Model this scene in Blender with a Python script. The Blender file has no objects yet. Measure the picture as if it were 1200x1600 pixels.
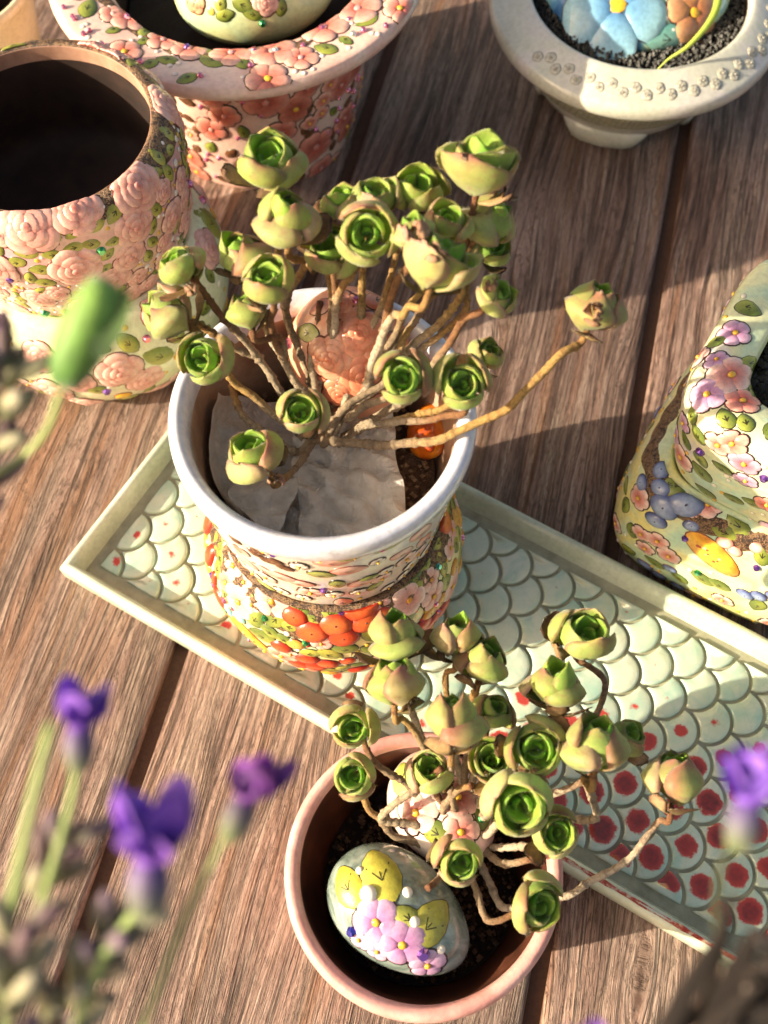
import bpy, math, random
import numpy as np
from mathutils import Vector

# ------------------------------------------------------------------ camera, sky, sun, exposure
S = 0.01                       # everything below is written in centimetres
F_PX, PITCH, CAM_H = 1700.0, 64.0, 42.5
scene = bpy.context.scene
col = scene.collection
cam_d = bpy.data.cameras.new('camera')
cam = bpy.data.objects.new('camera', cam_d); col.objects.link(cam)
cam.location = (0, 0, CAM_H * S)
cam.rotation_euler = (math.radians(90 - PITCH), 0, 0)
cam_d.sensor_fit = 'VERTICAL'; cam_d.sensor_height = 36; cam_d.sensor_width = 27
cam_d.lens = 36 * F_PX / 1600
cam_d.clip_start = 0.005; cam_d.clip_end = 50
cam_d.dof.use_dof = True
cam_d.dof.focus_distance = 0.375
cam_d.dof.aperture_fstop = 13.0
scene.camera = cam

SUN_EL, SUN_AZ = math.radians(21.5), math.radians(195.0)     # azimuth the light comes from, ccw from +x
sd = Vector((math.cos(SUN_EL) * math.cos(SUN_AZ), math.cos(SUN_EL) * math.sin(SUN_AZ), math.sin(SUN_EL)))
world = bpy.data.worlds.new('World'); scene.world = world; world.use_nodes = True
wn = world.node_tree
sky = wn.nodes.new('ShaderNodeTexSky'); sky.sky_type = 'NISHITA'; sky.sun_disc = False
sky.sun_elevation = SUN_EL; sky.sun_rotation = math.atan2(sd.x, sd.y)
sky.air_density = 1.0; sky.dust_density = 5.0; sky.ozone_density = 0.3
bg = wn.nodes['Background']; bg.inputs['Strength'].default_value = 0.115
wb = wn.nodes.new('ShaderNodeMix'); wb.data_type = 'RGBA'; wb.blend_type = 'MULTIPLY'; wb.inputs[0].default_value = 1.0
wb.inputs[7].default_value = (1.0, .90, .76, 1)            # warm white balance of the camera
wn.links.new(sky.outputs[0], wb.inputs[6]); wn.links.new(wb.outputs[2], bg.inputs['Color'])
sun_d = bpy.data.lights.new('sun', 'SUN'); sun_d.energy = 5.0; sun_d.angle = math.radians(0.6)
sun_d.color = (1.0, 0.86, 0.62)
sun = bpy.data.objects.new('sun', sun_d); col.objects.link(sun)
sun.rotation_euler = sd.to_track_quat('Z', 'Y').to_euler()
sun.location = tuple(sd * 2)
scene.view_settings.view_transform = 'Standard'; scene.view_settings.look = 'None'
scene.view_settings.exposure = 1.12; scene.view_settings.gamma = 1.0
scene.view_settings.use_curve_mapping = False
scene.render.engine = 'CYCLES'
scene.cycles.use_denoising = True
scene.cycles.max_bounces = 8

# ------------------------------------------------------------------ picture <-> place
_p = math.radians(PITCH)
FWD = np.array([0, math.cos(_p), -math.sin(_p)]); UP = np.array([0, math.sin(_p), math.cos(_p)]); RT = np.array([1., 0, 0])
CAM = np.array([0, 0, CAM_H])
def ray(x, y): return FWD + RT * (x - 600) / F_PX - UP * (y - 800) / F_PX
def at(x, y, z):
    d = ray(x, y); return CAM + d * ((z - CAM_H) / d[2])
def depth(p): return float(np.dot(np.asarray(p) - CAM, FWD))
def cm(px, p): return px * depth(p) / F_PX
def proj(p):
    q = np.asarray(p) - CAM; d = q @ FWD
    return 600 + F_PX * (q @ RT) / d, 800 - F_PX * (q @ UP) / d

# ------------------------------------------------------------------ colours and helpers
def c(h):
    h = h.lstrip('#'); v = [int(h[i:i+2], 16) / 255 for i in (0, 2, 4)]
    return tuple(x / 12.92 if x <= .04045 else ((x + .055) / 1.055) ** 2.4 for x in v)
def mix(a, b, t):
    t = max(0., min(1., t)); return tuple(a[i] + (b[i] - a[i]) * t for i in range(3))
def nrm(v): v = np.asarray(v, float); return v / (np.linalg.norm(v) + 1e-12)
def sstep(a, b, x): t = max(0., min(1., (x - a) / (b - a))); return t * t * (3 - 2 * t)

class MB:
    def __init__(self): self.v = []; self.f = []; self.c = []
    def add(self, p, colr=(1, 1, 1)):
        self.v.append((float(p[0]), float(p[1]), float(p[2]))); self.c.append(colr); return len(self.v) - 1
    def build(self, name, mat, parent=None, off=(0, 0, 0), smooth=True):
        me = bpy.data.meshes.new(name)
        me.from_pydata([((x - off[0]) * S, (y - off[1]) * S, (z - off[2]) * S) for x, y, z in self.v], [], self.f)
        ca = me.color_attributes.new('Col', 'FLOAT_COLOR', 'POINT')
        arr = np.ones((len(self.v), 4), dtype=np.float32); arr[:, :3] = np.array(self.c, dtype=np.float32).reshape(-1, 3)
        ca.data.foreach_set('color', arr.ravel())
        if smooth: me.polygons.foreach_set('use_smooth', [True] * len(me.polygons))
        me.materials.append(mat); me.update()
        o = bpy.data.objects.new(name, me); col.objects.link(o)
        if parent is not None: o.parent = parent
        return o
def tag(o, label=None, cat=None, group=None, kind=None):
    if label: o['label'] = label
    if cat: o['category'] = cat
    if group: o['group'] = group
    if kind: o['kind'] = kind
    return o
def thing(name, loc, label, cat, group=None, rz=0.0):
    o = bpy.data.objects.new(name, None); o.empty_display_size = .01; col.objects.link(o)
    o.location = (loc[0] * S, loc[1] * S, loc[2] * S); o.rotation_euler = (0, 0, rz)
    return tag(o, label, cat, group)

# ------------------------------------------------------------------ materials
class NT:
    def __init__(self, name):
        self.m = bpy.data.materials.new(name); self.m.use_nodes = True
        self.n = self.m.node_tree.nodes; self.l = self.m.node_tree.links
        self.b = self.n['Principled BSDF']; self.out = self.n['Material Output']
    def node(self, t, **k):
        o = self.n.new(t)
        for a, b in k.items(): setattr(o, a, b)
        return o
    def put(self, sock, v):
        if hasattr(v, 'is_linked') or hasattr(v, 'links'): self.l.new(v, sock)
        elif isinstance(v, tuple) and len(v) == 3 and sock.type == 'RGBA': sock.default_value = (*v, 1)
        else: sock.default_value = v
    def math(self, op, a, b=0.0, cl=False):
        o = self.node('ShaderNodeMath', operation=op); o.use_clamp = cl
        self.put(o.inputs[0], a); self.put(o.inputs[1], b); return o.outputs[0]
    def mixc(self, f, a, b, mode='MIX'):
        o = self.node('ShaderNodeMix', data_type='RGBA', blend_type=mode)
        self.put(o.inputs[0], f); self.put(o.inputs[6], a); self.put(o.inputs[7], b); return o.outputs[2]
    def ramp(self, f, stops, interp='LINEAR'):
        o = self.node('ShaderNodeValToRGB'); r = o.color_ramp; r.interpolation = interp
        while len(r.elements) < len(stops): r.elements.new(.5)
        for e, (p, cc) in zip(r.elements, stops): e.position = p; e.color = (*cc, 1) if isinstance(cc, tuple) else (cc, cc, cc, 1)
        self.put(o.inputs[0], f); return o.outputs[0]
    def obj(self, scale=(100, 100, 100)):
        t = self.node('ShaderNodeTexCoord'); m = self.node('ShaderNodeMapping'); m.inputs['Scale'].default_value = scale
        self.l.new(t.outputs['Object'], m.inputs['Vector']); return m.outputs[0]
    def noise(self, vec, scale, detail=4, rough=.55, dist=0.0):
        o = self.node('ShaderNodeTexNoise'); self.put(o.inputs['Vector'], vec)
        o.inputs['Scale'].default_value = scale; o.inputs['Detail'].default_value = detail
        o.inputs['Roughness'].default_value = rough; o.inputs['Distortion'].default_value = dist
        return o.outputs[0]
    def noisec(self, vec, scale, detail=2):
        o = self.node('ShaderNodeTexNoise'); self.put(o.inputs['Vector'], vec)
        o.inputs['Scale'].default_value = scale; o.inputs['Detail'].default_value = detail
        return o.outputs[1]
    def voro(self, vec, scale, feature='F1', rnd=1.0):
        o = self.node('ShaderNodeTexVoronoi', feature=feature); self.put(o.inputs['Vector'], vec)
        o.inputs['Scale'].default_value = scale; o.inputs['Randomness'].default_value = rnd; return o.outputs[0]
    def bump(self, h, strength, dist=.0005):
        o = self.node('ShaderNodeBump'); o.inputs['Strength'].default_value = strength; o.inputs['Distance'].default_value = dist
        self.l.new(h, o.inputs['Height']); self.l.new(o.outputs[0], self.b.inputs['Normal'])
    def set(self, **k):
        for a, v in k.items():
            self.put(self.b.inputs[a.replace('_', ' ')], v)
        return self

def m_paint():                         # hand painted, glazed relief: colour comes from each piece
    n = NT('glazed_paint'); v = n.obj()
    a = n.node('ShaderNodeAttribute', attribute_name='Col')
    k = n.ramp(n.noise(v, 5.0, 5, .6), [(.25, .72), (.55, 1.0), (.8, 1.12)])
    k2 = n.ramp(n.noise(v, 22.0, 3, .6), [(.3, .86), (.6, 1.0)])
    cc = n.mixc(1.0, n.mixc(1.0, a.outputs[0], k, 'MULTIPLY'), k2, 'MULTIPLY')
    n.set(Base_Color=cc, Roughness=.30, Coat_Weight=.35, Coat_Roughness=.12)
    n.bump(n.noise(v, 14, 3), .25, .0004)
    return n.m
def m_glaze(name, stops, scale=.5, rough=.28, coat=.4, speck=None, craze=.12, bump=.15):
    n = NT(name); v = n.obj()
    f = n.noise(v, scale, 3, .5, .6)
    cc = n.ramp(f, stops)
    k = n.ramp(n.noise(v, 4.5, 5, .65), [(.25, .8), (.55, 1.0), (.8, 1.08)])
    cc = n.mixc(1.0, cc, k, 'MULTIPLY')
    if craze:
        e = n.voro(v, 1.7, 'DISTANCE_TO_EDGE'); m = n.ramp(e, [(0, 1.0), (.02, 0.0)])
        cc = n.mixc(n.math('MULTIPLY', m, craze), cc, c('7a6a50'))
    if speck:
        d = n.voro(v, 2.6); m = n.ramp(d, [(.0, 1.0), (.10, 1.0), (.13, 0.0)])
        cc = n.mixc(n.math('MULTIPLY', m, n.ramp(n.noise(v, 1.9, 1), [(.5, 0.0), (.56, 1.0)])), cc, speck)
    n.set(Base_Color=cc, Roughness=rough, Coat_Weight=coat, Coat_Roughness=.1)
    n.bump(n.noise(v, 3.0, 5, .6), bump, .0006)
    return n.m
def m_bark(name, a, b, d, sc=(100, 100, 100)):   # brown painted twig texture: crossing strokes
    n = NT(name); v = n.obj(sc)
    w = n.noise(v, 2.0, 6, .7, 1.5); w2 = n.noise(v, 7.0, 4, .6, 2.0)
    f = n.math('ADD', n.math('MULTIPLY', w, .5), n.math('MULTIPLY', w2, .5))
    cc = n.ramp(f, [(.40, d), (.48, a), (.54, b), (.60, a), (.68, d)])
    n.set(Base_Color=cc, Roughness=.42, Coat_Weight=.2); n.bump(f, .8, .002)
    return n.m
def m_gem(name, cc):
    n = NT(name); n.set(Base_Color=cc, Roughness=.06, Metallic=.75, Coat_Weight=1.0, Coat_Roughness=.02); return n.m
def m_leaf(name='succulent_leaf'):
    n = NT(name); v = n.obj()
    a = n.node('ShaderNodeAttribute', attribute_name='Col')
    mott = n.ramp(n.noise(v, 2.2, 5, .6), [(.3, .78), (.5, 1.0), (.75, 1.15)])
    cc = n.mixc(1.0, a.outputs[0], mott, 'MULTIPLY')
    brown = n.math('MULTIPLY', n.ramp(n.noise(v, 3.1, 5, .7), [(.52, 0.0), (.66, 1.0)]), .5)
    cc = n.mixc(brown, cc, c('b07c62'))
    sp = n.math('MULTIPLY', n.ramp(n.voro(v, 7.0), [(.0, 1.0), (.07, 1.0), (.13, 0.0)]), .6)
    cc = n.mixc(sp, cc, c('6b4a2a'))
    n.set(Base_Color=cc, Roughness=.48, Sheen_Weight=.35, Sheen_Roughness=.4)
    n.b.inputs['Specular IOR Level'].default_value = .35
    n.bump(n.noise(v, 26, 3, .7), .35, .0004)
    tr = n.node('ShaderNodeBsdfTranslucent'); n.l.new(n.mixc(1.0, cc, (1.0, 1.0, .45), 'MULTIPLY'), tr.inputs['Color'])
    mx = n.node('ShaderNodeMixShader'); mx.inputs[0].default_value = .36
    n.l.new(n.b.outputs[0], mx.inputs[1]); n.l.new(tr.outputs[0], mx.inputs[2]); n.l.new(mx.outputs[0], n.out.inputs['Surface'])
    return n.m
def m_stem():
    n = NT('stem_bark'); v = n.obj()
    a = n.node('ShaderNodeAttribute', attribute_name='Col')
    f = n.noise(v, 9.0, 6, .7, .8)
    cc = n.mixc(1.0, a.outputs[0], n.ramp(f, [(.3, .45), (.5, .95), (.7, 1.25)]), 'MULTIPLY')
    n.set(Base_Color=cc, Roughness=.8); n.bump(f, .9, .0016); return n.m
def m_plain(name, cc, rough=.6, nz=.15, sc=6.0, bump=.3, coat=0.0):
    n = NT(name); v = n.obj()
    k = n.ramp(n.noise(v, sc, 5, .65), [(.25, 1 - nz * 2), (.55, 1.0), (.8, 1 + nz)])
    n.set(Base_Color=n.mixc(1.0, cc, k, 'MULTIPLY'), Roughness=rough, Coat_Weight=coat); n.bump(n.noise(v, sc * 2, 4), bump, .001)
    return n.m
def m_vcol(name, rough=.6, trans=0.0, nz=.2, sc=8.0, sheen=0.0):
    n = NT(name); v = n.obj(); a = n.node('ShaderNodeAttribute', attribute_name='Col')
    cc = n.mixc(1.0, a.outputs[0], n.ramp(n.noise(v, sc, 4, .6), [(.3, 1 - nz), (.6, 1.0), (.8, 1 + nz * .6)]), 'MULTIPLY')
    n.set(Base_Color=cc, Roughness=rough, Sheen_Weight=sheen)
    if trans:
        tr = n.node('ShaderNodeBsdfTranslucent'); n.l.new(cc, tr.inputs['Color'])
        mx = n.node('ShaderNodeMixShader'); mx.inputs[0].default_value = trans
        n.l.new(n.b.outputs[0], mx.inputs[1]); n.l.new(tr.outputs[0], mx.inputs[2]); n.l.new(mx.outputs[0], n.out.inputs['Surface'])
    return n.m

def m_wood():
    n = NT('weathered_wood'); v = n.obj()
    oi = n.node('ShaderNodeObjectInfo')
    sx = n.node('ShaderNodeSeparateXYZ'); n.l.new(v, sx.inputs[0]); u, w = sx.outputs[0], sx.outputs[1]
    wv = n.node('ShaderNodeCombineXYZ'); n.l.new(n.math('MULTIPLY', u, .045), wv.inputs[0]); n.l.new(n.math('MULTIPLY', w, .22), wv.inputs[1])
    n.l.new(n.math('MULTIPLY', oi.outputs['Random'], 37.0), wv.inputs[2])
    warp = n.math('MULTIPLY', n.math('SUBTRACT', n.noise(wv.outputs[0], 1.0, 2, .5), .5), 2.2)
    w2 = n.math('ADD', w, warp)
    dark = None
    for (ku, kw, ru, rw, am) in KNOTS:           # grain swings round the knots
        du = n.math('DIVIDE', n.math('SUBTRACT', u, ku), ru); dw = n.math('DIVIDE', n.math('SUBTRACT', w, kw), rw)
        d2 = n.math('ADD', n.math('MULTIPLY', du, du), n.math('MULTIPLY', dw, dw))
        g = n.math('POWER', 2.718, n.math('MULTIPLY', d2, -1.0))
        w2 = n.math('SUBTRACT', w2, n.math('MULTIPLY', n.math('MULTIPLY', dw, g), am))
        core = n.math('POWER', 2.718, n.math('MULTIPLY', d2, -14.0))
        dark = core if dark is None else n.math('MAXIMUM', dark, core)
    def gv(su, sw, off):
        k = n.node('ShaderNodeCombineXYZ'); n.l.new(n.math('MULTIPLY', u, su), k.inputs[0]); n.l.new(n.math('MULTIPLY', w2, sw), k.inputs[1])
        n.l.new(n.math('ADD', n.math('MULTIPLY', oi.outputs['Random'], 91.0), off), k.inputs[2]); return k.outputs[0]
    fibre = n.noise(gv(1.6, 22.0, 3.0), 1.0, 4, .65)            # fine fibres
    fine = n.noise(gv(.20, 5.0, 7.0), 1.0, 5, .62)              # ridges a few millimetres apart
    med = n.noise(gv(.06, 1.3, 11.0), 1.0, 5, .62, .6)
    broad = n.noise(gv(.035, .30, 21.0), 1.0, 4, .6, .8)
    pore = n.noise(gv(2.2, 9.0, 61.0), 1.0, 5, .75)
    f = n.math('ADD', n.math('ADD', n.math('MULTIPLY', fibre, .24), n.math('MULTIPLY', fine, .27)), n.math('ADD', n.math('MULTIPLY', med, .32), n.math('MULTIPLY', broad, .26)))
    cc = n.ramp(f, [(.40, c('2d1f1b')), (.465, c('5b443c')), (.53, c('85695f')), (.59, c('a3887d')), (.68, c('c8b3a8'))])
    grey = n.ramp(n.noise(gv(.09, .8, 41.0), 1.0, 4, .6), [(.48, 0.0), (.66, 1.0)])
    cc = n.mixc(n.math('MULTIPLY', grey, .55), cc, n.ramp(fibre, [(.35, c('6e5a4e')), (.65, c('b8a596'))]))
    warm = n.ramp(n.noise(gv(.04, .9, 51.0), 1.0, 3), [(.54, 0.0), (.66, 1.0)])
    cc = n.mixc(n.math('MULTIPLY', warm, .55), cc, c('85562f'))
    worn = n.math('MULTIPLY', n.ramp(n.noise(gv(.10, 2.2, 81.0), 1.0, 4, .65), [(.55, 0.0), (.66, 1.0)]), n.ramp(fibre, [(.4, .2), (.6, .9)]))
    cc = n.mixc(n.math('MULTIPLY', worn, .6), cc, c('cdb9aa'))
    # thin dark fissures along the grain, only in places
    cr = n.math('ABSOLUTE', n.math('SUBTRACT', n.noise(gv(.06, 2.6, 31.0), 1.0, 4, .6), .5))
    ck = n.math('MULTIPLY', n.ramp(cr, [(.0, 1.0), (.042, 0.0)]), n.ramp(n.noise(gv(.10, .8, 35.0), 1.0, 3), [(.36, .25), (.54, 1.0)]))
    cc = n.mixc(n.math('MULTIPLY', ck, .85), cc, c('2c1a15'))
    spk = n.math('MULTIPLY', n.ramp(pore, [(.53, 0.0), (.64, 1.0)]), n.ramp(n.noise(gv(.2, 1.0, 71.0), 1.0, 3), [(.35, .2), (.65, .85)]))
    cc = n.mixc(spk, cc, c('4e3329'))
    if dark is not None: cc = n.mixc(n.math('MULTIPLY', dark, .8), cc, c('3a2217'))
    tint = n.ramp(oi.outputs['Random'], [(0, .9), (1, 1.04)])
    cc = n.mixc(1.0, cc, tint, 'MULTIPLY')
    n.set(Base_Color=cc, Roughness=n.ramp(fine, [(.3, .6), (.7, .4)]))
    hh = n.math('SUBTRACT', n.math('ADD', n.math('MULTIPLY', fine, 1.0), n.math('MULTIPLY', fibre, .35)), n.math('MULTIPLY', n.math('ADD', ck, spk), .35))
    n.bump(hh, 1.0, .0022)
    return n.m

# ------------------------------------------------------------------ table of planks
PD = math.radians(76.0); pu = np.array([math.cos(PD), math.sin(PD), 0]); pv = np.array([math.sin(PD), -math.cos(PD), 0])
g1 = float(at(262, 1070, 0) @ pv); g2 = float(at(968, 800, 0) @ pv); PW = g2 - g1
# knots in plank coordinates (u along, w across): the first one sits where the swirl shows right of the plant
kk = at(800, 470, 0); kb = at(1000, 1535, 0)
KNOTS = [(float(kk @ pu), float(kk @ pv), 5.5, 1.0, .75), (float(kb @ pu), float(kb @ pv), 2.5, .55, .45), (14.0, g1 - 7.0, 4.0, .8, .5)]
WOOD = m_wood()
mb = MB()
L = 95
for p in ((-1, -1), (1, -1), (1, 1), (-1, 1)): mb.add((p[0] * L, p[1] * L, -.4))
mb.f.append((0, 1, 2, 3))
table = mb.build('tabletop', m_plain('dark_underlay', c('553a2b'), .9), smooth=False)
tag(table, kind='structure')
GAP = .62
for i in range(-6, 6):
    a, b = g1 + i * PW + GAP / 2, g1 + (i + 1) * PW - GAP / 2
    m = MB(); r = .16
    sec = [(a, -.42), (a, -r * 1.2), (a + r * .35, -r * .35), (a + r * 1.4, 0), (b - r * 1.4, 0), (b - r * .35, -r * .35), (b, -r * 1.2), (b, -.42)]
    # broad flat face gets extra columns with a very slight cup
    secs = sec[:4] + [(a + (b - a) * t, -.03 * math.sin(math.pi * t)) for t in (.25, .5, .75)] + sec[4:]
    us = np.linspace(-80, 90, 24)
    for uu in us:
        for (ww, zz) in secs: m.add((uu, ww, zz))
    k = len(secs)
    for q in range(len(us) - 1):
        for j in range(k - 1):
            m.f.append((q * k + j, q * k + j + 1, (q + 1) * k + j + 1, (q + 1) * k + j))
    o = m.build('plank', WOOD, table, smooth=True)
    # local x runs along the plank, local y across (pv): mirror is avoided by building the frame from pu, pv
    from mathutils import Matrix
    o.matrix_local = Matrix(((pu[0], pv[0], 0, 0), (pu[1], pv[1], 0, 0), (0, 0, 1, 0), (0, 0, 0, 1)))

# ------------------------------------------------------------------ shared materials
PAINT = m_paint()
LEAF = m_leaf(); STEM = m_stem()
DRY = m_vcol('dry_leaf', .85, .15, .35, 10)
BARK = m_bark('painted_twig', c('4a2e1c'), c('9a7a58'), c('1c100a'))
GEMS = {k: m_gem('gem_' + k, c(v)) for k, v in dict(purple='7a48a8', pink='d878a0', green='2f9a5a', blue='4a4ac8', clear='e6e0d8', teal='3aa0a0').items()}
PEARL = m_plain('pearl_bead', c('f2ece4'), .18, .03, 2, .02, .6)
SOIL = m_plain('dark_soil', c('2b1e17'), .95, .3, 9, 1.0)
DK = c('3a2015')

n_ = NT('dark_inner_glaze'); v_ = n_.obj(); n_.set(Base_Color=n_.ramp(n_.noise(v_, .9, 4), [(.3, c('3a2018')), (.6, c('5a3426')), (.8, c('7a4a38'))]), Roughness=.4)
DARKIN = n_.m

# ------------------------------------------------------------------ lathe-made vessels
def smooth_profile(pts, n=10):
    out = []
    P = [np.array(p, float) for p in pts]
    for i in range(len(P) - 1):
        p0 = P[max(i - 1, 0)]; p1 = P[i]; p2 = P[i + 1]; p3 = P[min(i + 2, len(P) - 1)]
        for k in range(n):
            t = k / n
            out.append(.5 * ((2 * p1) + (-p0 + p2) * t + (2 * p0 - 5 * p1 + 4 * p2 - p3) * t * t + (-p0 + 3 * p1 - 3 * p2 + p3) * t ** 3))
    out.append(P[-1]); return np.array(out)
class Surf:
    """outer skin of a vessel: angle and height along the profile -> point"""
    def __init__(self, prof, sq=None):
        self.p = smooth_profile(prof, 8); d = np.linalg.norm(np.diff(self.p, axis=0), axis=1)
        self.s = np.concatenate([[0], np.cumsum(d)]); self.len = float(self.s[-1]); self.sq = sq
        # even table of radius, height and profile normal
        self.N = 240; ss = np.linspace(0, self.len, self.N + 1)
        r = np.interp(ss, self.s, self.p[:, 0]); z = np.interp(ss, self.s, self.p[:, 1])
        dr = np.gradient(r); dz = np.gradient(z)
        k = np.ones(7) / 7; dr = np.convolve(np.pad(dr, 3, 'edge'), k, 'valid'); dz = np.convolve(np.pad(dz, 3, 'edge'), k, 'valid')
        q = np.hypot(dr, dz) + 1e-9; self.tab = list(zip(r.tolist(), z.tolist(), (dz / q).tolist(), (-dr / q).tolist()))
    def cs(self, th):
        if not self.sq: return 1.0
        n = self.sq; return 1.0 / (abs(math.cos(th)) ** n + abs(math.sin(th)) ** n) ** (1 / n)
    def look(self, s):
        x = min(max(s / self.len, 0), 1) * self.N; i = min(int(x), self.N - 1); f = x - i; A, B = self.tab[i], self.tab[i + 1]
        return [A[j] + (B[j] - A[j]) * f for j in range(4)]
    def rz(self, s): q = self.look(s); return q[0], q[1]
    def raw(self, th, s, h):
        r, z, nr, nz = self.look(s); ct, st = math.cos(th), math.sin(th)
        if not self.sq: return ((r + nr * h) * ct, (r + nr * h) * st, z + nz * h)
        e = .03; k = self.cs(th); k1, k2 = self.cs(th + e), self.cs(th - e)
        tx = k1 * math.cos(th + e) - k2 * math.cos(th - e); ty = k1 * math.sin(th + e) - k2 * math.sin(th - e); q = math.hypot(tx, ty)
        ox, oy = ty / q, -tx / q
        return (r * k * ct + nr * h * ox, r * k * st + nr * h * oy, z + nz * h)
    def pt(self, th, s): return np.array(self.raw(th, s, 0))
    def nor(self, th, s): return np.array(self.raw(th, s, 1)) - np.array(self.raw(th, s, 0))
    def P(self, th0, s0):
        r0 = max(self.rz(s0)[0] * self.cs(th0), .3)
        return lambda a, b, h: self.raw(th0 + a / r0, s0 + b, h)
def lathe(name, prof, mat, parent, seg=88, sq=None, n=6, wob=.004, seed=0, closed=False, smooth_p=True, cap0=None, cap1=False):
    pr = smooth_profile(prof, n) if smooth_p else np.array(prof, float)
    rnd = random.Random(seed); ph = [rnd.uniform(0, 6.28) for _ in range(4)]
    su = Surf(prof[:2] if len(prof) > 1 else prof, sq); m = MB()
    for (r, z) in pr:
        for k in range(seg):
            th = 2 * math.pi * k / seg
            w = 1 + wob * (math.sin(2 * th + ph[0]) + .6 * math.sin(3 * th + ph[1] + z) + .3 * math.sin(5 * th + ph[2]))
            q = r * su.cs(th) * w; m.add((q * math.cos(th), q * math.sin(th), z))
    K = len(pr)
    for i in range(K - 1):
        for k in range(seg):
            k2 = (k + 1) % seg; m.f.append((i * seg + k, i * seg + k2, (i + 1) * seg + k2, (i + 1) * seg + k))
    if cap0 is None: cap0 = pr[0][1] < .02
    if cap0: m.f.append(tuple(range(seg))[::-1])
    if cap1: m.f.append(tuple((K - 1) * seg + k for k in range(seg)))
    return m.build(name, mat, parent)

# ------------------------------------------------------------------ painted relief pieces
def rot2(x, y, a): return x * math.cos(a) - y * math.sin(a), x * math.sin(a) + y * math.cos(a)
def relief(m, P, out, h, colf, ctr=(0, 0), rot=0.0, lift=0.0, ol=.05, dark=DK):
    size = sum(math.hypot(x, y) for x, y in out) / len(out)
    k = 1 + ol / max(size, .05)
    rings = [(k, -.03, None), (k, .012, None), (1.0, .016, None), (1.0, .018, 1.0), (.88, .6 * h, .88), (.55, .93 * h, .55)]
    n = len(out); base = []
    for (sc, hh, t) in rings:
        row = []
        for (x, y) in out:
            X, Y = rot2(x * sc, y * sc, rot)
            row.append(m.add(P(ctr[0] + X, ctr[1] + Y, lift + hh if hh > 0 else hh), dark if t is None else colf(x * sc, y * sc, t)))
        base.append(row)
    for i in range(len(rings) - 1):
        if i == 2: continue
        for j in range(n):
            j2 = (j + 1) % n; m.f.append((base[i][j], base[i][j2], base[i + 1][j2], base[i + 1][j]))
    cc = m.add(P(ctr[0], ctr[1], lift + h), colf(0, 0, 0))
    for j in range(n): m.f.append((base[-1][j], base[-1][(j + 1) % n], cc))
def ell(a, b, n=14, egg=0.0):
    return [(a * math.sin(t) * (1 + egg * math.cos(t)), -b * math.cos(t)) for t in [2 * math.pi * i / n for i in range(n)]][::-1]
def dot(m, P, x, y, r, cc, h=.05, lift=.0, n=8):
    relief(m, P, ell(r, r, n), h, lambda a, b, t: cc, (x, y), 0, lift, .012, mix(cc, DK, .5))
def d_flower(m, P, R, tip, base, rng, n=5, ctr_col=None, dark=DK):
    rot = rng.uniform(0, 6.28); Lp = R
    for k in range(n):
        a = rot + 2 * math.pi * k / n + rng.uniform(-.08, .08); sc = rng.uniform(.88, 1.06)
        w = R * math.sin(math.pi / n) * .78 * sc; o = ell(w, Lp * .44 * sc, 12, -.22)
        cx, cy = rot2(0, Lp * .54, a)
        relief(m, P, o, .07 * R + .02, lambda x, y, t, L_=Lp: mix(base, tip, .5 + y / (L_ * .8) + .15 * t), (cx, cy), a, .004 * k, .05, dark)
    cc = ctr_col or c('f0b83a'); dot(m, P, 0, 0, R * .16, cc, .07, .05)
def d_rose(m, P, R, tip, base, rng, dark=DK):
    r0 = rng.uniform(0, 6.28)
    for (n, rad, w, hh, lf) in ((5, .60, .52, .09, .0), (4, .38, .42, .09, .05), (3, .20, .30, .08, .10)):
        for k in range(n):
            a = r0 + lf * 9 + 2 * math.pi * k / n + rng.uniform(-.12, .12)
            cx, cy = rot2(0, rad * R, a)
            relief(m, P, ell(w * R, w * R * .72, 12, .1), hh * R + .01, lambda x, y, t: mix(base, tip, .55 + y / (R * .55) + rng.uniform(-.05, .05)), (cx, cy), a, (lf + .006 * k) * R, .06, mix(dark, base, .25))
    relief(m, P, ell(.17 * R, .15 * R, 10), .09 * R, lambda x, y, t: mix(tip, base, 1 - t * .7), (0, 0), 0, .15 * R, .03, dark)
def d_leaf(m, P, Ln, Wd, ca, cb, rng, rot=None, dark=c('34301a')):
    a = rng.uniform(0, 6.28) if rot is None else rot; n = 14; o = []
    for i in range(n):
        t = 2 * math.pi * i / n; y = -math.cos(t); x = math.sin(t) * (1 - .35 * abs(y) ** 3) * (1 - .18 * y)
        o.append((Wd * .5 * x, Ln * .5 * y))
    o = o[::-1]
    relief(m, P, o, .06, lambda x, y, t: mix(ca, cb, .5 + x / Wd + .25 * t + y / Ln * .3), (0, 0), a, .002, .03, dark)
    for sgn in (-1, 0, 1):                 # drawn veins: thin ridges
        p0 = (0, -Ln * .42) if sgn == 0 else (0, -Ln * .12 + (0.0))
        p1 = (0, Ln * .4) if sgn == 0 else (sgn * Wd * .3, Ln * .16)
        wv = .018; dx, dy = p1[0] - p0[0], p1[1] - p0[1]; q = math.hypot(dx, dy); nx, ny = -dy / q * wv, dx / q * wv
        ids = []
        for t in (0, .5, 1):
            for s in (-1, 1):
                X, Y = rot2(p0[0] + dx * t + nx * s, p0[1] + dy * t + ny * s, a); rr = min(1, math.hypot((p0[0] + dx * t) / (Wd * .5), (p0[1] + dy * t) / (Ln * .5)))
                ids.append(m.add(P(X, Y, .075 - .045 * rr), dark))
        m.f += [(ids[0], ids[1], ids[3], ids[2]), (ids[2], ids[3], ids[5], ids[4])]
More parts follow.
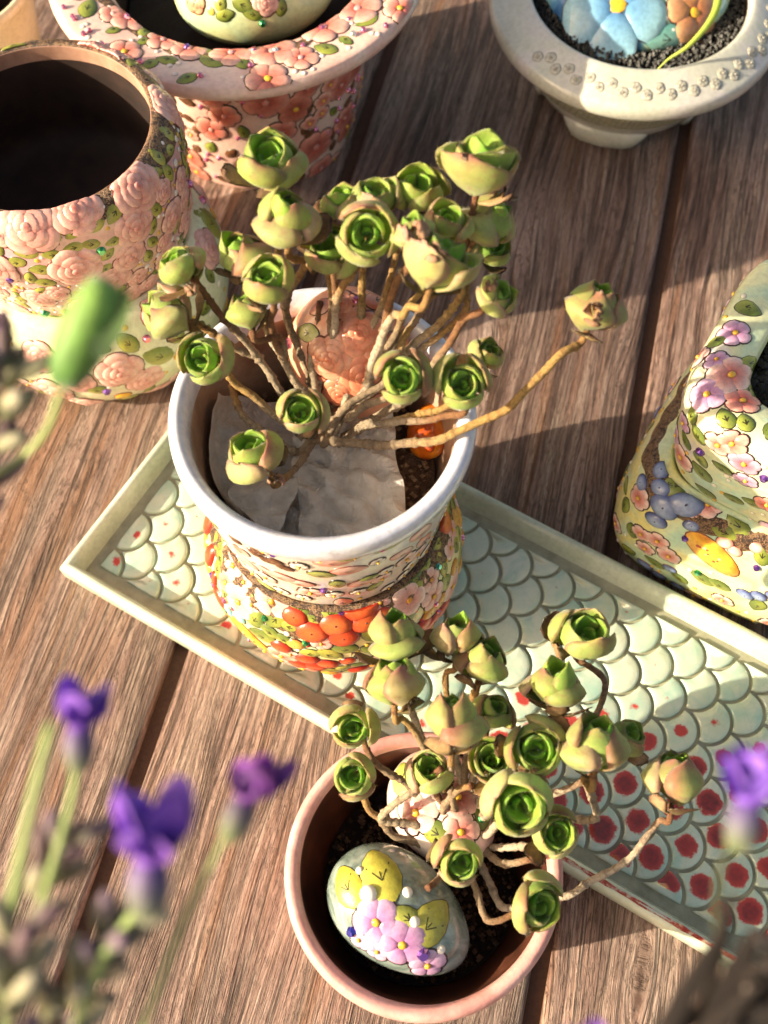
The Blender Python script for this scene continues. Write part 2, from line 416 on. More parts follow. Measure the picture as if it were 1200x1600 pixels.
def d_berry(m, P, a, b, core, edge, rng, rot=None, hl=True, dark=c('5a1a0c'), star=True):
    r = rng.uniform(-.4, .4) if rot is None else rot
    relief(m, P, ell(a, b, 16), .16 * (a + b) , lambda x, y, t: mix(core, edge, t ** 1.6), (0, 0), r, .01, .03, dark)
    if hl:
        for (x, y, q) in ((-.45, .35, .13), (-.2, .58, .07), (.5, -.3, .06)):
            X, Y = rot2(x * a, y * b, r); dot(m, P, X, Y, q * (a + b) * .5, mix(core, (.9, .86, .8), .8), .02, .16 * (a + b) * .72, 7)
    if star: dot(m, P, 0, b * .1, .06 * a, dark, .015, .16 * (a + b), 6)
def d_slice(m, P, a, b, rng, rot, c1=c('f0c040'), c2=c('e07a28'), rim=c('8a4a20')):
    relief(m, P, ell(a, b, 18), .10, lambda x, y, t: mix(c1, c2, t ** 2 * (.6 + .4 * math.sin(7 * x + 3 * y))), (0, 0), rot, .01, .05, rim)
    for i in range(9):
        t = rng.uniform(0, 6.28); q = rng.uniform(.1, .65); X, Y = rot2(a * q * math.cos(t), b * q * math.sin(t), rot)
        dot(m, P, X, Y, rng.uniform(.04, .085), rng.choice([c('d8602c'), c('f6dfa0'), c('c04830')]), .03, .09, 7)
def d_gem(P, r, mat, parent, off=(0, 0, 0)):
    m = MB(); n = 8; rows = []
    for (sc, h) in ((1, -.01), (1, .04 + r * .1), (.62, .04 + r * .75)):
        rows.append([m.add(P(r * sc * math.cos(2 * math.pi * (i + (sc < 1) * .5) / n), r * sc * math.sin(2 * math.pi * (i + (sc < 1) * .5) / n), h)) for i in range(n)])
    for q in range(2):
        for i in range(n):
            a, b, cc, d = rows[q][i], rows[q][(i + 1) % n], rows[q + 1][(i + 1) % n], rows[q + 1][i]
            if q: m.f += [(a, b, d), (b, cc, d)]
            else: m.f.append((a, b, cc, d))
    m.f.append(tuple(rows[2]))
    return m.build('gem', mat, parent, off, smooth=False)

class Decor:
    """places painted pieces on one vessel (or stone); each piece becomes a part of its own"""
    def __init__(self, root, surf, seed=1, base=(0, 0, 0), rz=0.0, parent=None):
        self.root = root; self.su = surf; self.rng = random.Random(seed); self.base = np.array(base, float); self.rz = rz
        self.used = []; self.parent = parent or root
    def pick(self, px, py):                # the point of the near skin that shows at this place of the picture
        if not hasattr(self, 'grid'):
            cz, sz = math.cos(self.rz), math.sin(self.rz); G = []
            for s in np.linspace(0, self.su.len, 90):
                for t in np.linspace(-math.pi, math.pi, 361)[:-1]: G.append((t, s) + self.su.raw(t, s, 0))
            G = np.array(G); W = np.stack([G[:, 2] * cz - G[:, 3] * sz, G[:, 2] * sz + G[:, 3] * cz, G[:, 4]], 1) + self.base - CAM
            dp = W @ FWD; self.grid = np.stack([G[:, 0], G[:, 1], 600 + F_PX * (W @ RT) / dp, 800 - F_PX * (W @ UP) / dp, dp], 1)
        g = self.grid; d = np.hypot(g[:, 2] - px, g[:, 3] - py); m = d < max(d.min() + 3, 4)
        q = g[m][np.argmin(g[m][:, 4])]; return float(q[0]), float(q[1])
    def free(self, th, s, r, k=.8):
        R = self.su.rz(s)[0]
        for (t2, s2, r2) in self.used:
            dt = (th - t2 + math.pi) % (2 * math.pi) - math.pi
            if math.hypot(dt * R, s - s2) < (r + r2) * k: return False
        return True
    def put(self, kind, th, s, r, *a, **k):
        P = self.su.P(th, s); self.used.append((th, s, r)); m = MB(); rng = self.rng
        if kind == 'gem': return d_gem(P, r, GEMS[a[0]], self.parent)
        if kind == 'flower': d_flower(m, P, r, *a, rng, **k); nm = 'flower'
        elif kind == 'rose': d_rose(m, P, r, *a, rng, **k); nm = 'rose'
        elif kind == 'leaf': d_leaf(m, P, r * 2, r * 1.25, *a, rng, **k); nm = 'leaf'
        elif kind == 'berry': d_berry(m, P, r, r * k.pop('asp', .82), *a, rng, **k); nm = 'berry'
        elif kind == 'slice': d_slice(m, P, r, r * .5, rng, *a, **k); nm = 'fruit_slice'
        elif kind == 'dot': dot(m, P, 0, 0, r, a[0], .05); nm = 'dot'
        return m.build(nm, PAINT, self.parent)
    def px(self, kind, x, y, rpx, *a, **k):
        rpx *= {'gem': 1.0, 'dot': 1.0, 'leaf': 1.25}.get(kind, 1.15)
        th, s = self.pick(x, y); p = self.su.pt(th, s) + self.base
        return self.put(kind, th, s, rpx * depth(p) / F_PX, *a, **k)
    def scatter(self, n, s0, s1, th0, th1, items, k=.82, tries=40):
        for i in range(n):
            for t in range(tries):
                it = self.rng.choice(items); r = it[1] * self.rng.uniform(.85, 1.15)
                th = self.rng.uniform(th0, th1); s = self.rng.uniform(s0, s1)
                if self.free(th, s, r, k): self.put(it[0], th, s, r, *it[2:]); break
def facing(base):                          # angle on a vessel that looks at the photographer
    return math.atan2(-base[1], -base[0])

# ------------------------------------------------------------------ painted stones (egg shaped)
class Egg:
    def __init__(self, ctr, ax, rad, taper=.12):
        self.c = np.array(ctr, float); e1 = nrm(ax); e3 = nrm(np.array([0, 0, 1.]) - e1 * e1[2]); e2 = np.cross(e3, e1)
        self.E = np.array([e1, e2, e3]); self.r = np.array(rad, float); self.tp = taper
    def sc(self, x): return 1 - self.tp * x
    def world(self, q): return self.c + (q[0] * self.r[0]) * self.E[0] + (q[1] * self.r[1] * self.sc(q[0])) * self.E[1] + (q[2] * self.r[2] * self.sc(q[0])) * self.E[2]
    def unit(self, p):
        d = self.E @ (p - self.c); x = d[0] / self.r[0]; k = self.sc(max(-1, min(1, x))); return np.array([x, d[1] / self.r[1] / k, d[2] / self.r[2] / k])
    def mesh(self, name, mat, parent, off, nu=40, nv=22):
        m = MB()
        for i in range(nv + 1):
            a = math.pi * i / nv
            for j in range(nu):
                b = 2 * math.pi * j / nu; m.add(self.world((-math.cos(a), math.sin(a) * math.cos(b), math.sin(a) * math.sin(b))))
        for i in range(nv):
            for j in range(nu):
                j2 = (j + 1) % nu; m.f.append((i * nu + j, i * nu + j2, (i + 1) * nu + j2, (i + 1) * nu + j))
        return m.build(name, mat, parent, off)
    def onto(self, p, d):                  # first point of the skin along d
        w = self.E @ (p - self.c); e = self.E @ d; k = 1.0; t = None
        for _ in range(5):
            r = self.r * np.array([1, k, k]); a = w / r; b = e / r
            A, B, C_ = b @ b, 2 * a @ b, a @ a - 1; q = B * B - 4 * A * C_
            if q < 0: return None
            t = (-B - math.sqrt(q)) / (2 * A); k = self.sc(max(-1, min(1, (w[0] + e[0] * t) / self.r[0])))
        return p + d * t
    def nor(self, p):
        q = self.unit(p); k = self.sc(max(-1, min(1, q[0]))); return nrm((q / (self.r * np.array([1, k, k]))) @ self.E)
    def P(self, px, py):
        d = nrm(ray(px, py)); z = self.c[2]; p0 = self.onto(at(px, py, z), d)
        if p0 is None: return None
        n = self.nor(p0); t1 = nrm(RT - n * (RT @ n)); t2 = np.cross(n, t1)
        def f(a, b, h):
            q = self.onto(p0 + a * t1 + b * t2, -n)
            if q is None: q = p0 + a * t1 + b * t2 - n * .6
            return q + self.nor(q) * h
        f.p = p0; return f
def stone(name, egg, mat, label, items):
    base = (egg.c[0], egg.c[1], egg.c[2] - egg.r[2]); root = thing(name, base, label, 'painted stone')
    body = egg.mesh('body', mat, root, base); rng = random.Random(hash(label) % 1000 if False else len(label))
    for (kind, px, py, r, *a) in items:
        P = egg.P(px, py)
        if P is None: continue
        R = cm(r * (1.1 if kind in ('flower', 'leaf') else 1), P.p); m = MB()
        if kind == 'gem': d_gem(P, R, GEMS[a[0]], root, base); continue
        if kind == 'flower': d_flower(m, P, R, *a, rng); nm = 'flower'
        elif kind == 'rose': d_rose(m, P, R, *a, rng); nm = 'rose'
        elif kind == 'leaf': d_leaf(m, P, R * 2, R * 1.3, a[0], a[1], rng, rot=a[2] if len(a) > 2 else None); nm = 'leaf'
        elif kind == 'bead': relief(m, P, ell(R, R, 12), R * .8, lambda x, y, t: (1, 1, 1), ol=.01, dark=c('b0a8a0')); m.build('bead', PEARL, root, base); continue
        elif kind == 'dot': dot(m, P, 0, 0, R, a[0], .05); nm = 'dot'
        elif kind == 'vein':
            dx, dy = a[0] * depth(P.p) / F_PX, a[1] * depth(P.p) / F_PX; ids = []; q = math.hypot(dx, dy); nx, ny = -dy / q * .03, dx / q * .03
            for t in np.linspace(0, 1, 7):
                bend = .18 * q * math.sin(math.pi * t)
                for sg in (-1, 1): ids.append(m.add(P(dx * t + nx / .03 * bend + nx * sg, -dy * t + (-ny / .03) * bend * -1 + ny * sg, .02), a[2]))
            for t in range(6): m.f.append((ids[2 * t], ids[2 * t + 1], ids[2 * t + 3], ids[2 * t + 2]))
            nm = 'vein'
        m.build(nm, PAINT, root, base)
    return root

PINK, PALE, CORAL = c('e08a7c'), c('f0cfc4'), c('cc5040')
LG, DG = c('aab04a'), c('5f7030')
YG, GN = c('c2b84e'), c('7c8a3a')
LIL, LILB = c('d9b4cc'), c('b070a0')

# ------------------------------------------------------------------ fish-scale tray
TA = math.radians(-30.6); tu = np.array([math.cos(TA), math.sin(TA), 0]); tv = np.array([-math.sin(TA), math.cos(TA), 0])
T0 = at(91, 885, 1.5); TW = float((at(960, 872, 1.5) - T0) @ tv); TL = 34.0
tray_base = np.array([T0[0], T0[1], 0.0])
tray = thing('ceramic_tray', tray_base, 'long pale green ceramic tray with fish-scale tiled floor and raised rim', 'tray')
CEL = m_glaze('celadon_glaze', [(.3, c('b2bca8')), (.5, c('c0c9b6')), (.7, c('ced5c6'))], .25, .25, .5, craze=.0, bump=.12)
n_ = NT('celadon_channel'); v_ = n_.obj(); n_.set(Base_Color=n_.ramp(n_.noise(v_, .8, 6, .7), [(.3, c('85826c')), (.5, c('a09e86')), (.7, c('b3b19a'))]), Roughness=.35, Coat_Weight=.2); n_.bump(n_.noise(v_, 3, 4), .2, .001)
CHAN = n_.m
n_ = NT('rim_red_glaze'); v_ = n_.obj(); n_.set(Base_Color=n_.ramp(n_.noise(v_, 2.5, 6, .75), [(.4, c('c9b49c')), (.5, c('b4553c')), (.6, c('8f2c1e'))]), Roughness=.3, Coat_Weight=.3)
REDLINE = n_.m
def T(u, v, z): return tray_base + tu * u + tv * v + np.array([0, 0, z])
def tray_box(name, u0, u1, v0, v1, z0, z1, mat):
    m = MB()
    for z in (z0, z1):
        for (u, v) in ((u0, v0), (u1, v0), (u1, v1), (u0, v1)): m.add(T(u, v, z))
    m.f += [(0, 3, 2, 1), (4, 5, 6, 7), (0, 1, 5, 4), (1, 2, 6, 5), (2, 3, 7, 6), (3, 0, 4, 7)]
    return m.build(name, mat, tray, tray_base, smooth=False)
tray_box('base', .06, TL - .06, .06, TW - .06, .12, .55, CHAN)
# rim: rounded section swept round the rectangle with mitred corners
m = MB(); sec = [(.10, .0), (.0, .45), (-.02, 1.2), (.06, 1.44), (.2, 1.52), (.34, 1.48), (.42, 1.3), (.5, .95), (.62, .56), (.64, .5)]
corners = [(0, 0, 1, 1), (TL, 0, -1, 1), (TL, TW, -1, -1), (0, TW, 1, -1)]
cut = []
for ci, (u, v, su_, sv_) in enumerate(corners):
    nx = corners[(ci + 1) % 4]
    for t in (0.004, *np.linspace(.03, .97, 14), .996):   # a few stations per side for a hand-made waver
        uu = u + (nx[0] - u) * t; vv = v + (nx[1] - v) * t
        cut.append((uu, vv, su_ + (nx[2] - su_) * 0, sv_, nx[2], nx[3], t))
rows = []
for ci, (u, v, su_, sv_) in enumerate(corners):
    nxt = corners[(ci + 1) % 4]
    for st in range(16):
        t = st / 16
        row = []
        for (d, z) in sec:
            a = np.array([u + su_ * d, v + sv_ * d]); b = np.array([nxt[0] + nxt[2] * d, nxt[1] + nxt[3] * d])
            q = a + (b - a) * t; wv = .018 * math.sin(q[0] * .9 + ci) + .012 * math.sin(q[0] * 2.3)
            row.append(m.add(T(q[0], q[1], z + (wv if z > 1 else 0))))
        rows.append(row)
for i in range(len(rows)):
    i2 = (i + 1) % len(rows)
    for j in range(len(sec) - 1): m.f.append((rows[i][j], rows[i2][j], rows[i2][j + 1], rows[i][j + 1]))
m.build('rim', CEL, tray, tray_base)
# rusty red line where the glaze thins on the front rim
m = MB(); ids = []
for t in np.linspace(.52, .9, 40):
    u = TL * t; w = .05 + .03 * math.sin(u * 3) * math.sin(u * 7.1)
    z_ = 1.53 + .018 * math.sin(u * .9) + .012 * math.sin(u * 2.3)
    ids.append((m.add(T(u, .17 - w, z_ - .002)), m.add(T(u, .17 + w + .05, z_ + .002))))
for i in range(39): m.f.append((ids[i][0], ids[i + 1][0], ids[i + 1][1], ids[i][1]))
m.build('glaze_line', REDLINE, tray, tray_base)
# tiles
MARG = 1.08; FW = TW - 2 * MARG; NT_ = 5; RR = FW / NT_ / 2
n_ = NT('scale_tile_glaze'); v_ = n_.obj()
at_ = n_.node('ShaderNodeAttribute', attribute_name='Col'); sp_ = n_.node('ShaderNodeSeparateColor'); n_.l.new(at_.outputs[0], sp_.inputs[0])
green = n_.mixc(n_.ramp(n_.noise(v_, .45, 3), [(.35, 0.0), (.65, 1.0)]), c('bccbb6'), c('d0d8c8'))
green = n_.mixc(n_.math('MULTIPLY', n_.ramp(n_.noise(v_, .8, 3, .6, .5), [(.45, 0.0), (.7, 1.0)]), .75), green, c('98c2b4'))
ez = n_.voro(v_, 1.5, 'DISTANCE_TO_EDGE'); green = n_.mixc(n_.math('MULTIPLY', n_.ramp(ez, [(0, 1.0), (.025, 0.0)]), .28), green, c('9db0a0'))
# red glaze blot in the middle of a tile: red channel = distance from its middle, green channel = how far it spread
dd = n_.math('ADD', sp_.outputs[0], n_.math('MULTIPLY', n_.math('SUBTRACT', n_.noise(v_, 2.0, 4, .6), .5), .40))
dd = n_.math('ADD', dd, n_.math('MULTIPLY', n_.math('SUBTRACT', n_.noise(v_, 14.0, 4, .7), .5), .16))
spot = n_.math('SUBTRACT', sp_.outputs[1], dd)
msk = n_.ramp(n_.math('ADD', n_.math('MULTIPLY', spot, 4.0), .5), [(.3, 0.0), (.62, 1.0)])
redc = n_.mixc(n_.ramp(sp_.outputs[1], [(.2, 0.0), (.5, 1.0)]), c('c0382c'), n_.mixc(n_.ramp(n_.noise(v_, 5, 5, .7), [(.35, 0.0), (.65, 1.0)]), c('5e0306'), c('8e090d')))
redc = n_.mixc(n_.ramp(n_.math('MULTIPLY', spot, 4.0), [(.0, 1.0), (.9, 0.0)]), redc, c('b8342a'))
n_.set(Base_Color=n_.mixc(n_.math('MULTIPLY', msk, .96), green, redc), Roughness=.12, Coat_Weight=.6, Coat_Roughness=.06)
n_.bump(n_.noise(v_, 1.6, 3), .25, .001)
TILE = n_.m
def clip(poly, ax, lim, keep_gt):
    out = []
    for i in range(len(poly)):
        a, b = poly[i], poly[(i + 1) % len(poly)]
        ia = (a[ax] >= lim) if keep_gt else (a[ax] <= lim); ib = (b[ax] >= lim) if keep_gt else (b[ax] <= lim)
        if ia: out.append(a)
        if ia != ib:
            t = (lim - a[ax]) / (b[ax] - a[ax]); out.append((a[0] + (b[0] - a[0]) * t, a[1] + (b[1] - a[1]) * t))
    return out
def shrink(poly, d):                        # move every edge point inwards
    n = len(poly); out = []
    for i in range(n):
        p, q, r = np.array(poly[i - 1]), np.array(poly[i]), np.array(poly[(i + 1) % n])
        e1, e2 = nrm(q - p), nrm(r - q); n1, n2 = np.array([-e1[1], e1[0]]), np.array([-e2[1], e2[0]])
        k = n1 + n2; L2 = max(np.linalg.norm(k), .75); out.append(tuple(q + k / L2 * d * min(1.3, 2 / L2)))
    return out
rng = random.Random(5)
def tile_shape(g):                         # fish scale with a joint of width g all round
    rc, rn = RR - g, RR + g
    # convex arc about (0,0) meets the neighbours' arcs about (-RR, +-RR)
    best = min((abs(math.hypot(rc * math.cos(t) + RR, rc * math.sin(t) - RR) - rn), t) for t in np.linspace(.3, 2.2, 1500))[1]
    out = [(rc * math.cos(t), rc * math.sin(t)) for t in np.linspace(-best, best, 17)]
    p = out[-1]; a0 = math.atan2(p[1] - RR, p[0] + RR); xc = -RR + math.sqrt(rn * rn - RR * RR); a1 = math.atan2(-RR, xc + RR)
    out += [(-RR + rn * math.cos(t), RR + rn * math.sin(t)) for t in np.linspace(a0, a1, 7)[1:]]
    out += [(-RR + rn * math.cos(t), -RR - rn * math.sin(t)) for t in np.linspace(a1, a0, 7)[1:-1]]
    return out
shape = tile_shape(.065)
row = 0; u = 0.0
while u < TL - 2 * MARG + RR:
    vs = [2 * RR * k for k in range(NT_ + 1)] if row % 2 == 0 else [2 * RR * (k + .5) for k in range(NT_)]
    for vc in vs:
        poly = [(u + x, vc + y) for x, y in shape]
        for (ax, lim, gt) in ((0, 0, True), (1, 0, True), (1, FW, False), (0, TL - 2 * MARG, False)):
            if poly: poly = clip(poly, ax, lim, gt)
        if len(poly) < 3: continue
        cl = []
        for p in poly:
            if not cl or math.hypot(p[0] - cl[-1][0], p[1] - cl[-1][1]) > .02: cl.append(p)
        poly = cl
        xs = [p[0] for p in poly]; ys = [p[1] for p in poly]
        if max(xs) - min(xs) < .3 or max(ys) - min(ys) < .3: continue
        W0 = T(u + MARG, vc + MARG, .8); X, Y = proj(W0)
        # how much red this tile took: strongest along the front towards the right
        k = sstep(12.5, 18.5, u) * (1 - sstep(1.8, 5.4, vc - max(0, u - 16) * .32)) * .48
        if u < 7 and vc < 4.3: k = max(k, .21 * (1 - vc / 6) * (rng.random() < .75))
        if 7 <= u < 12 and vc < 1.2: k = max(k, .2 * (rng.random() < .6))
        k *= rng.uniform(.85, 1.1)
        dz = rng.uniform(-.02, .02); tl = (rng.uniform(-.015, .015), rng.uniform(-.015, .015))
        cx, cy = sum(xs) / len(xs), sum(ys) / len(ys)
        jx, jy = rng.uniform(-.08, .08), rng.uniform(-.08, .08)
        p1 = poly; p2 = [(cx + (x - cx) * .955, cy + (y - cy) * .955) for x, y in poly]; p3 = [(cx + (x - cx) * .86, cy + (y - cy) * .86) for x, y in poly]
        m = MB(); R3 = []
        for pl, z in ((p1, .5), (p1, .63), (p2, .70), (p3, .725)):
            R3.append([m.add(T(MARG + x, MARG + y, z + dz + (tl[0] * (x - cx) + tl[1] * (y - cy) if z > .6 else 0)), (math.hypot(x - cx - jx, y - cy - jy) / RR, k, 0)) for x, y in pl])
        for q in range(3):
            for j in range(len(poly)):
                j2 = (j + 1) % len(poly); m.f.append((R3[q][j], R3[q][j2], R3[q + 1][j2], R3[q + 1][j]))
        ce = [m.add(T(MARG + cx + (x - cx) * .5, MARG + cy + (y - cy) * .5, .73 + dz), (math.hypot((x - cx) * .5 - jx, (y - cy) * .5 - jy) / RR, k, 0)) for x, y in p3]
        c0 = m.add(T(MARG + cx, MARG + cy, .733 + dz), (math.hypot(jx, jy) / RR, k, 0))
        for j in range(len(poly)):
            j2 = (j + 1) % len(poly); m.f.append((R3[3][j], R3[3][j2], ce[j2], ce[j])); m.f.append((ce[j], ce[j2], c0))
        m.build('tile', TILE, tray, tray_base)
    u += RR; row += 1

# ------------------------------------------------------------------ stack on the tray: cherry bowl + white-rimmed pot
PC = at(503, 640, 14.0); PCX, PCY = float(PC[0]), float(PC[1])
BZ = .77
bowl_prof = [(3.5, 0), (4.1, .35), (4.6, 1.6), (4.85, 3.2), (4.75, 4.6), (4.35, 5.7), (3.95, 6.3)]
bowl = thing('painted_bowl', (PCX, PCY, BZ), 'round bowl with red cherries and leaves under the white-rimmed pot', 'pot')
MINTY = m_glaze('mint_yellow_glaze', [(.3, c('a9cfae')), (.44, c('d3dba4')), (.55, c('efe39a')), (.66, c('dfe0b8')), (.75, c('a8d4c4'))], .42, speck=c('f6f0e0'))
lathe('wall', bowl_prof[:-1], MINTY, bowl, seed=3)
lathe('twig_rim', [(4.35, 5.7), (3.98, 6.28), (3.75, 6.35), (3.6, 6.1), (3.7, 5.3)], BARK, bowl, seed=3)
lathe('inner_wall', [(3.7, 5.3), (4.0, 3.0), (3.0, .8), (0, .7)], DARKIN, bowl, seed=3)
su = Surf(bowl_prof); D = Decor(bowl, su, 11, (PCX, PCY, BZ)); fc = facing((PCX, PCY))
# twig band round the shoulder, ragged lower edge
def twig_band(root, su, s0, s1, seed, mat=BARK, rag=.35, seg=120, name='twig_band', hh=.05):
    rg = random.Random(seed); m = MB(); pl = [rg.uniform(0, 6.28) for _ in range(6)]; K = 6
    for k in range(seg):
        th = 2 * math.pi * k / seg; lo = s0 - rag * (.5 + .5 * math.sin(5 * th + pl[0]) * math.sin(11 * th + pl[1])) + rag * .25 * math.sin(23 * th + pl[2]); hi = s1 + rag * .2 * math.sin(7 * th + pl[3])
        for j in range(K):
            t = j / (K - 1); s = lo + (hi - lo) * t; h = hh * math.sin(math.pi * t) ** .5 * (1 + .5 * math.sin(31 * th + 5 * t + pl[4])) - .01 * (t in (0, 1)); m.add(su.pt(th, min(max(s, 0), su.len)) + su.nor(th, min(max(s, .05), su.len - .05)) * h)
    for k in range(seg):
        k2 = (k + 1) % seg
        for j in range(K - 1): m.f.append((k * K + j, k2 * K + j, k2 * K + j + 1, k * K + j + 1))
    return m.build(name, mat, root)
sub = Surf(bowl_prof + [(3.72, 6.42), (3.55, 6.2)]); twig_band(bowl, sub, su.len - 1.0, sub.len - .05, 4, rag=.5)
CH, CE = c('ea5a2c'), c('a81c0c')
for (x, y, r) in ((567, 949, 28), (527, 978, 26), (487, 989, 26), (458, 967, 21), (572, 975, 24), (540, 998, 24), (478, 1032, 19), (512, 1040, 18), (598, 965, 20), (545, 1035, 13)):
    D.px('berry', x, y, r * .92, mix(CH, c('f09a50'), D.rng.random() * .5), CE)
for (x, y, r) in ((318, 815, 30), (325, 868, 26), (332, 905, 18)): D.px('berry', x, y, r, c('ea5a30'), c('b8240f'), asp=.5, rot=1.5, star=False)
D.px('berry', 690, 806, 26, c('f0903c'), c('c84418'), asp=.7, rot=1.2)
for (x, y, r) in ((362, 884, 24), (423, 942, 30), (640, 940, 30), (502, 1007, 16), (675, 905, 20), (455, 1025, 14)): D.px('flower', x, y, r, PALE, PINK, ctr_col=c('e8a030'))
for (x, y, r, a) in ((341, 842, 26, .3), (465, 945, 21, 0.2), (524, 947, 23, -.3), (634, 893, 26, -.5), (655, 905, 20, .8), (490, 968, 15, 1.2), (538, 1018, 17, 1.4), (585, 1015, 18, 1.0), (440, 1000, 14, 1.3), (610, 990, 18, -1.0), (395, 930, 12, .5), (420, 990, 16, 1.3), (565, 1040, 13, 1.2), (350, 930, 16, .2)): D.px('leaf', x, y, r, LG, DG, rot=a)
D.px('slice', 388, 995, 38, -.55)
for (x, y) in ((372, 965), (352, 955)): D.px('berry', x, y, 13, c('f0e8d8'), c('4ab8ae'), asp=.9, hl=False, star=False)
for (x, y, g) in ((414, 968, 'green'), (348, 957, 'teal'), (686, 884, 'teal'), (540, 930, 'purple'), (310, 902, 'blue'), (475, 1005, 'green')): D.px('gem', x, y, 6, g)
items = [('flower', .6, PALE, PINK), ('leaf', .5, LG, DG), ('leaf', .4, YG, GN), ('berry', .42, CH, CE), ('dot', .12, c('f4ecd8')), ('dot', .1, c('e8b93c')), ('gem', .13, 'pink')]
D.scatter(150, .4, su.len - 1.0, fc - 2.2, fc + 2.2, [('flower', .72, PALE, PINK), ('flower', .6, c('f0b8a4'), c('c8503a')), ('leaf', .62, LG, DG), ('leaf', .5, YG, GN), ('berry', .48, CH, CE), ('berry', .4, c('f0c060'), c('d08a28'))], .6)
D.scatter(26, su.len - 1.1, su.len + .1, fc - 1.9, fc + 1.9, [('leaf', .5, LG, DG), ('flower', .45, PALE, PINK), ('leaf', .4, YG, GN)], .55)
D.scatter(60, .4, su.len - 1.0, fc - 2.0, fc + 2.0, items, .6)
D.scatter(26, .5, su.len - 1.0, fc - 1.5, fc + 1.5, [('dot', .09, c('f6f0e0')), ('dot', .08, c('d0352a')), ('dot', .07, c('e8c040'))], .7)

WZ = BZ + 6.34; WH = 14.0 - WZ
white_pot = thing('flower_pot', (PCX, PCY, WZ), 'white-rimmed floral pot holding the tall rosette succulent, stacked on the cherry bowl', 'pot')
wp = [(3.6, 0), (3.78, .2), (3.95, 1.3), (4.15, 2.8), (4.38, 4.6), (4.5, WH - 1.15)]
WHITEP = m_glaze('cream_lilac_glaze', [(.3, c('e3cfc6')), (.45, c('e4dcc8')), (.58, c('d9d3da')), (.72, c('e9dfb4'))], .5, speck=c('fbf6ee'))
WRIM = m_glaze('white_rim_glaze', [(.3, c('c4c9e0')), (.55, c('d8dae8')), (.75, c('e6e4ea'))], .9, .22, .5, craze=0, bump=.25)
_nt = WRIM.node_tree; _b = _nt.nodes['Principled BSDF']; _src = _b.inputs['Base Color'].links[0].from_socket
_tc = _nt.nodes.new('ShaderNodeTexCoord'); _no = _nt.nodes.new('ShaderNodeTexNoise'); _no.inputs['Scale'].default_value = 160; _no.inputs['Detail'].default_value = 6; _no.inputs['Roughness'].default_value = .7
_nt.links.new(_tc.outputs['Object'], _no.inputs['Vector']); _rp = _nt.nodes.new('ShaderNodeValToRGB'); _rp.color_ramp.elements[0].position = .58; _rp.color_ramp.elements[1].position = .75; _rp.color_ramp.elements[1].color = (.5, .5, .5, 1)
_nt.links.new(_no.outputs[0], _rp.inputs[0]); _mx = _nt.nodes.new('ShaderNodeMix'); _mx.data_type = 'RGBA'; _nt.links.new(_rp.outputs[0], _mx.inputs[0]); _nt.links.new(_src, _mx.inputs[6]); _mx.inputs[7].default_value = (*c('a08c78'), 1); _nt.links.new(_mx.outputs[2], _b.inputs['Base Color'])
WIN = m_glaze('brown_inner_glaze', [(.3, c('8e705c')), (.55, c('b0957f')), (.75, c('c4ac98'))], .6, .35, .2, craze=0)
lathe('wall', wp, WHITEP, white_pot, seed=8)
lathe('rim', [(4.5, WH - 1.16), (4.66, WH - .95), (4.75, WH - .5), (4.7, WH - .12), (4.5, WH + .02), (4.3, WH - .06), (4.16, WH - .3), (4.12, WH - .75)], WRIM, white_pot, seed=9, seg=120)
lathe('inner_wall', [(4.12, WH - .75), (3.95, WH - 2.5), (3.5, 2.2), (2.9, .9), (0, .8)], WIN, white_pot, seed=9)
su = Surf(wp); D = Decor(white_pot, su, 21, (PCX, PCY, WZ))
PK2 = c('d87a68')
for (x, y, r, a) in ((523, 882, 32, 1.5), (545, 895, 30, 1.4), (415, 895, 24, 1.3), (440, 905, 30, 1.45), (570, 912, 24, 1.5), (470, 915, 24, 1.5), (385, 880, 24, 1.0), (660, 835, 30, .9), (630, 868, 26, 1.0)):
    D.px('leaf', x, y, r * .8, PALE, PK2, rot=a + math.pi, dark=c('8a4a3a'))
for (x, y, r, a) in ((546, 868, 26, 1.6), (618, 842, 32, 2.0), (640, 822, 22, 2.1), (580, 905, 16, 1.5)): D.px('leaf', x, y, r * .85, c('b9bd6a'), c('7c8a40'), rot=a)
for (x, y, r) in ((413, 831, 16), (365, 812, 13), (500, 858, 10), (560, 850, 9)): D.px('flower', x, y, r, c('f4efe6'), c('e9dcc8'))
# brown hatched bird-like patch: overlapping feather strokes
for i in range(16):
    t = i / 15; D.px('leaf', 362 + 78 * t + D.rng.uniform(-6, 6), 838 + 42 * t + D.rng.uniform(-9, 12), 11, c('a8805c'), c('6b4630'), rot=1.0 + D.rng.uniform(-.3, .3), dark=c('4a2a1a'))
for (x, y, g) in ((425, 853, 'purple'), (333, 778, 'green'), (690, 770, 'green'), (505, 925, 'purple'), (597, 848, 'pink')): D.px('gem', x, y, 6, g)
for i in range(46):
    th = D.rng.uniform(fc - 1.9, fc + 1.9); s = D.rng.uniform(.4, su.len - .15)
    if D.free(th, s, .1, .8): D.put('dot', th, s, D.rng.uniform(.05, .11), D.rng.choice([c('fbf6ee'), c('fbf6ee'), c('e6b85a'), c('d47a64')]))
D.scatter(80, .5, su.len - .4, fc - 2.2, fc + 2.2, [('flower', .45, PALE, PINK), ('leaf', .45, c('b9bd6a'), GN), ('leaf', .5, PALE, PK2), ('flower', .3, c('f4efe6'), c('e9dcc8'))])

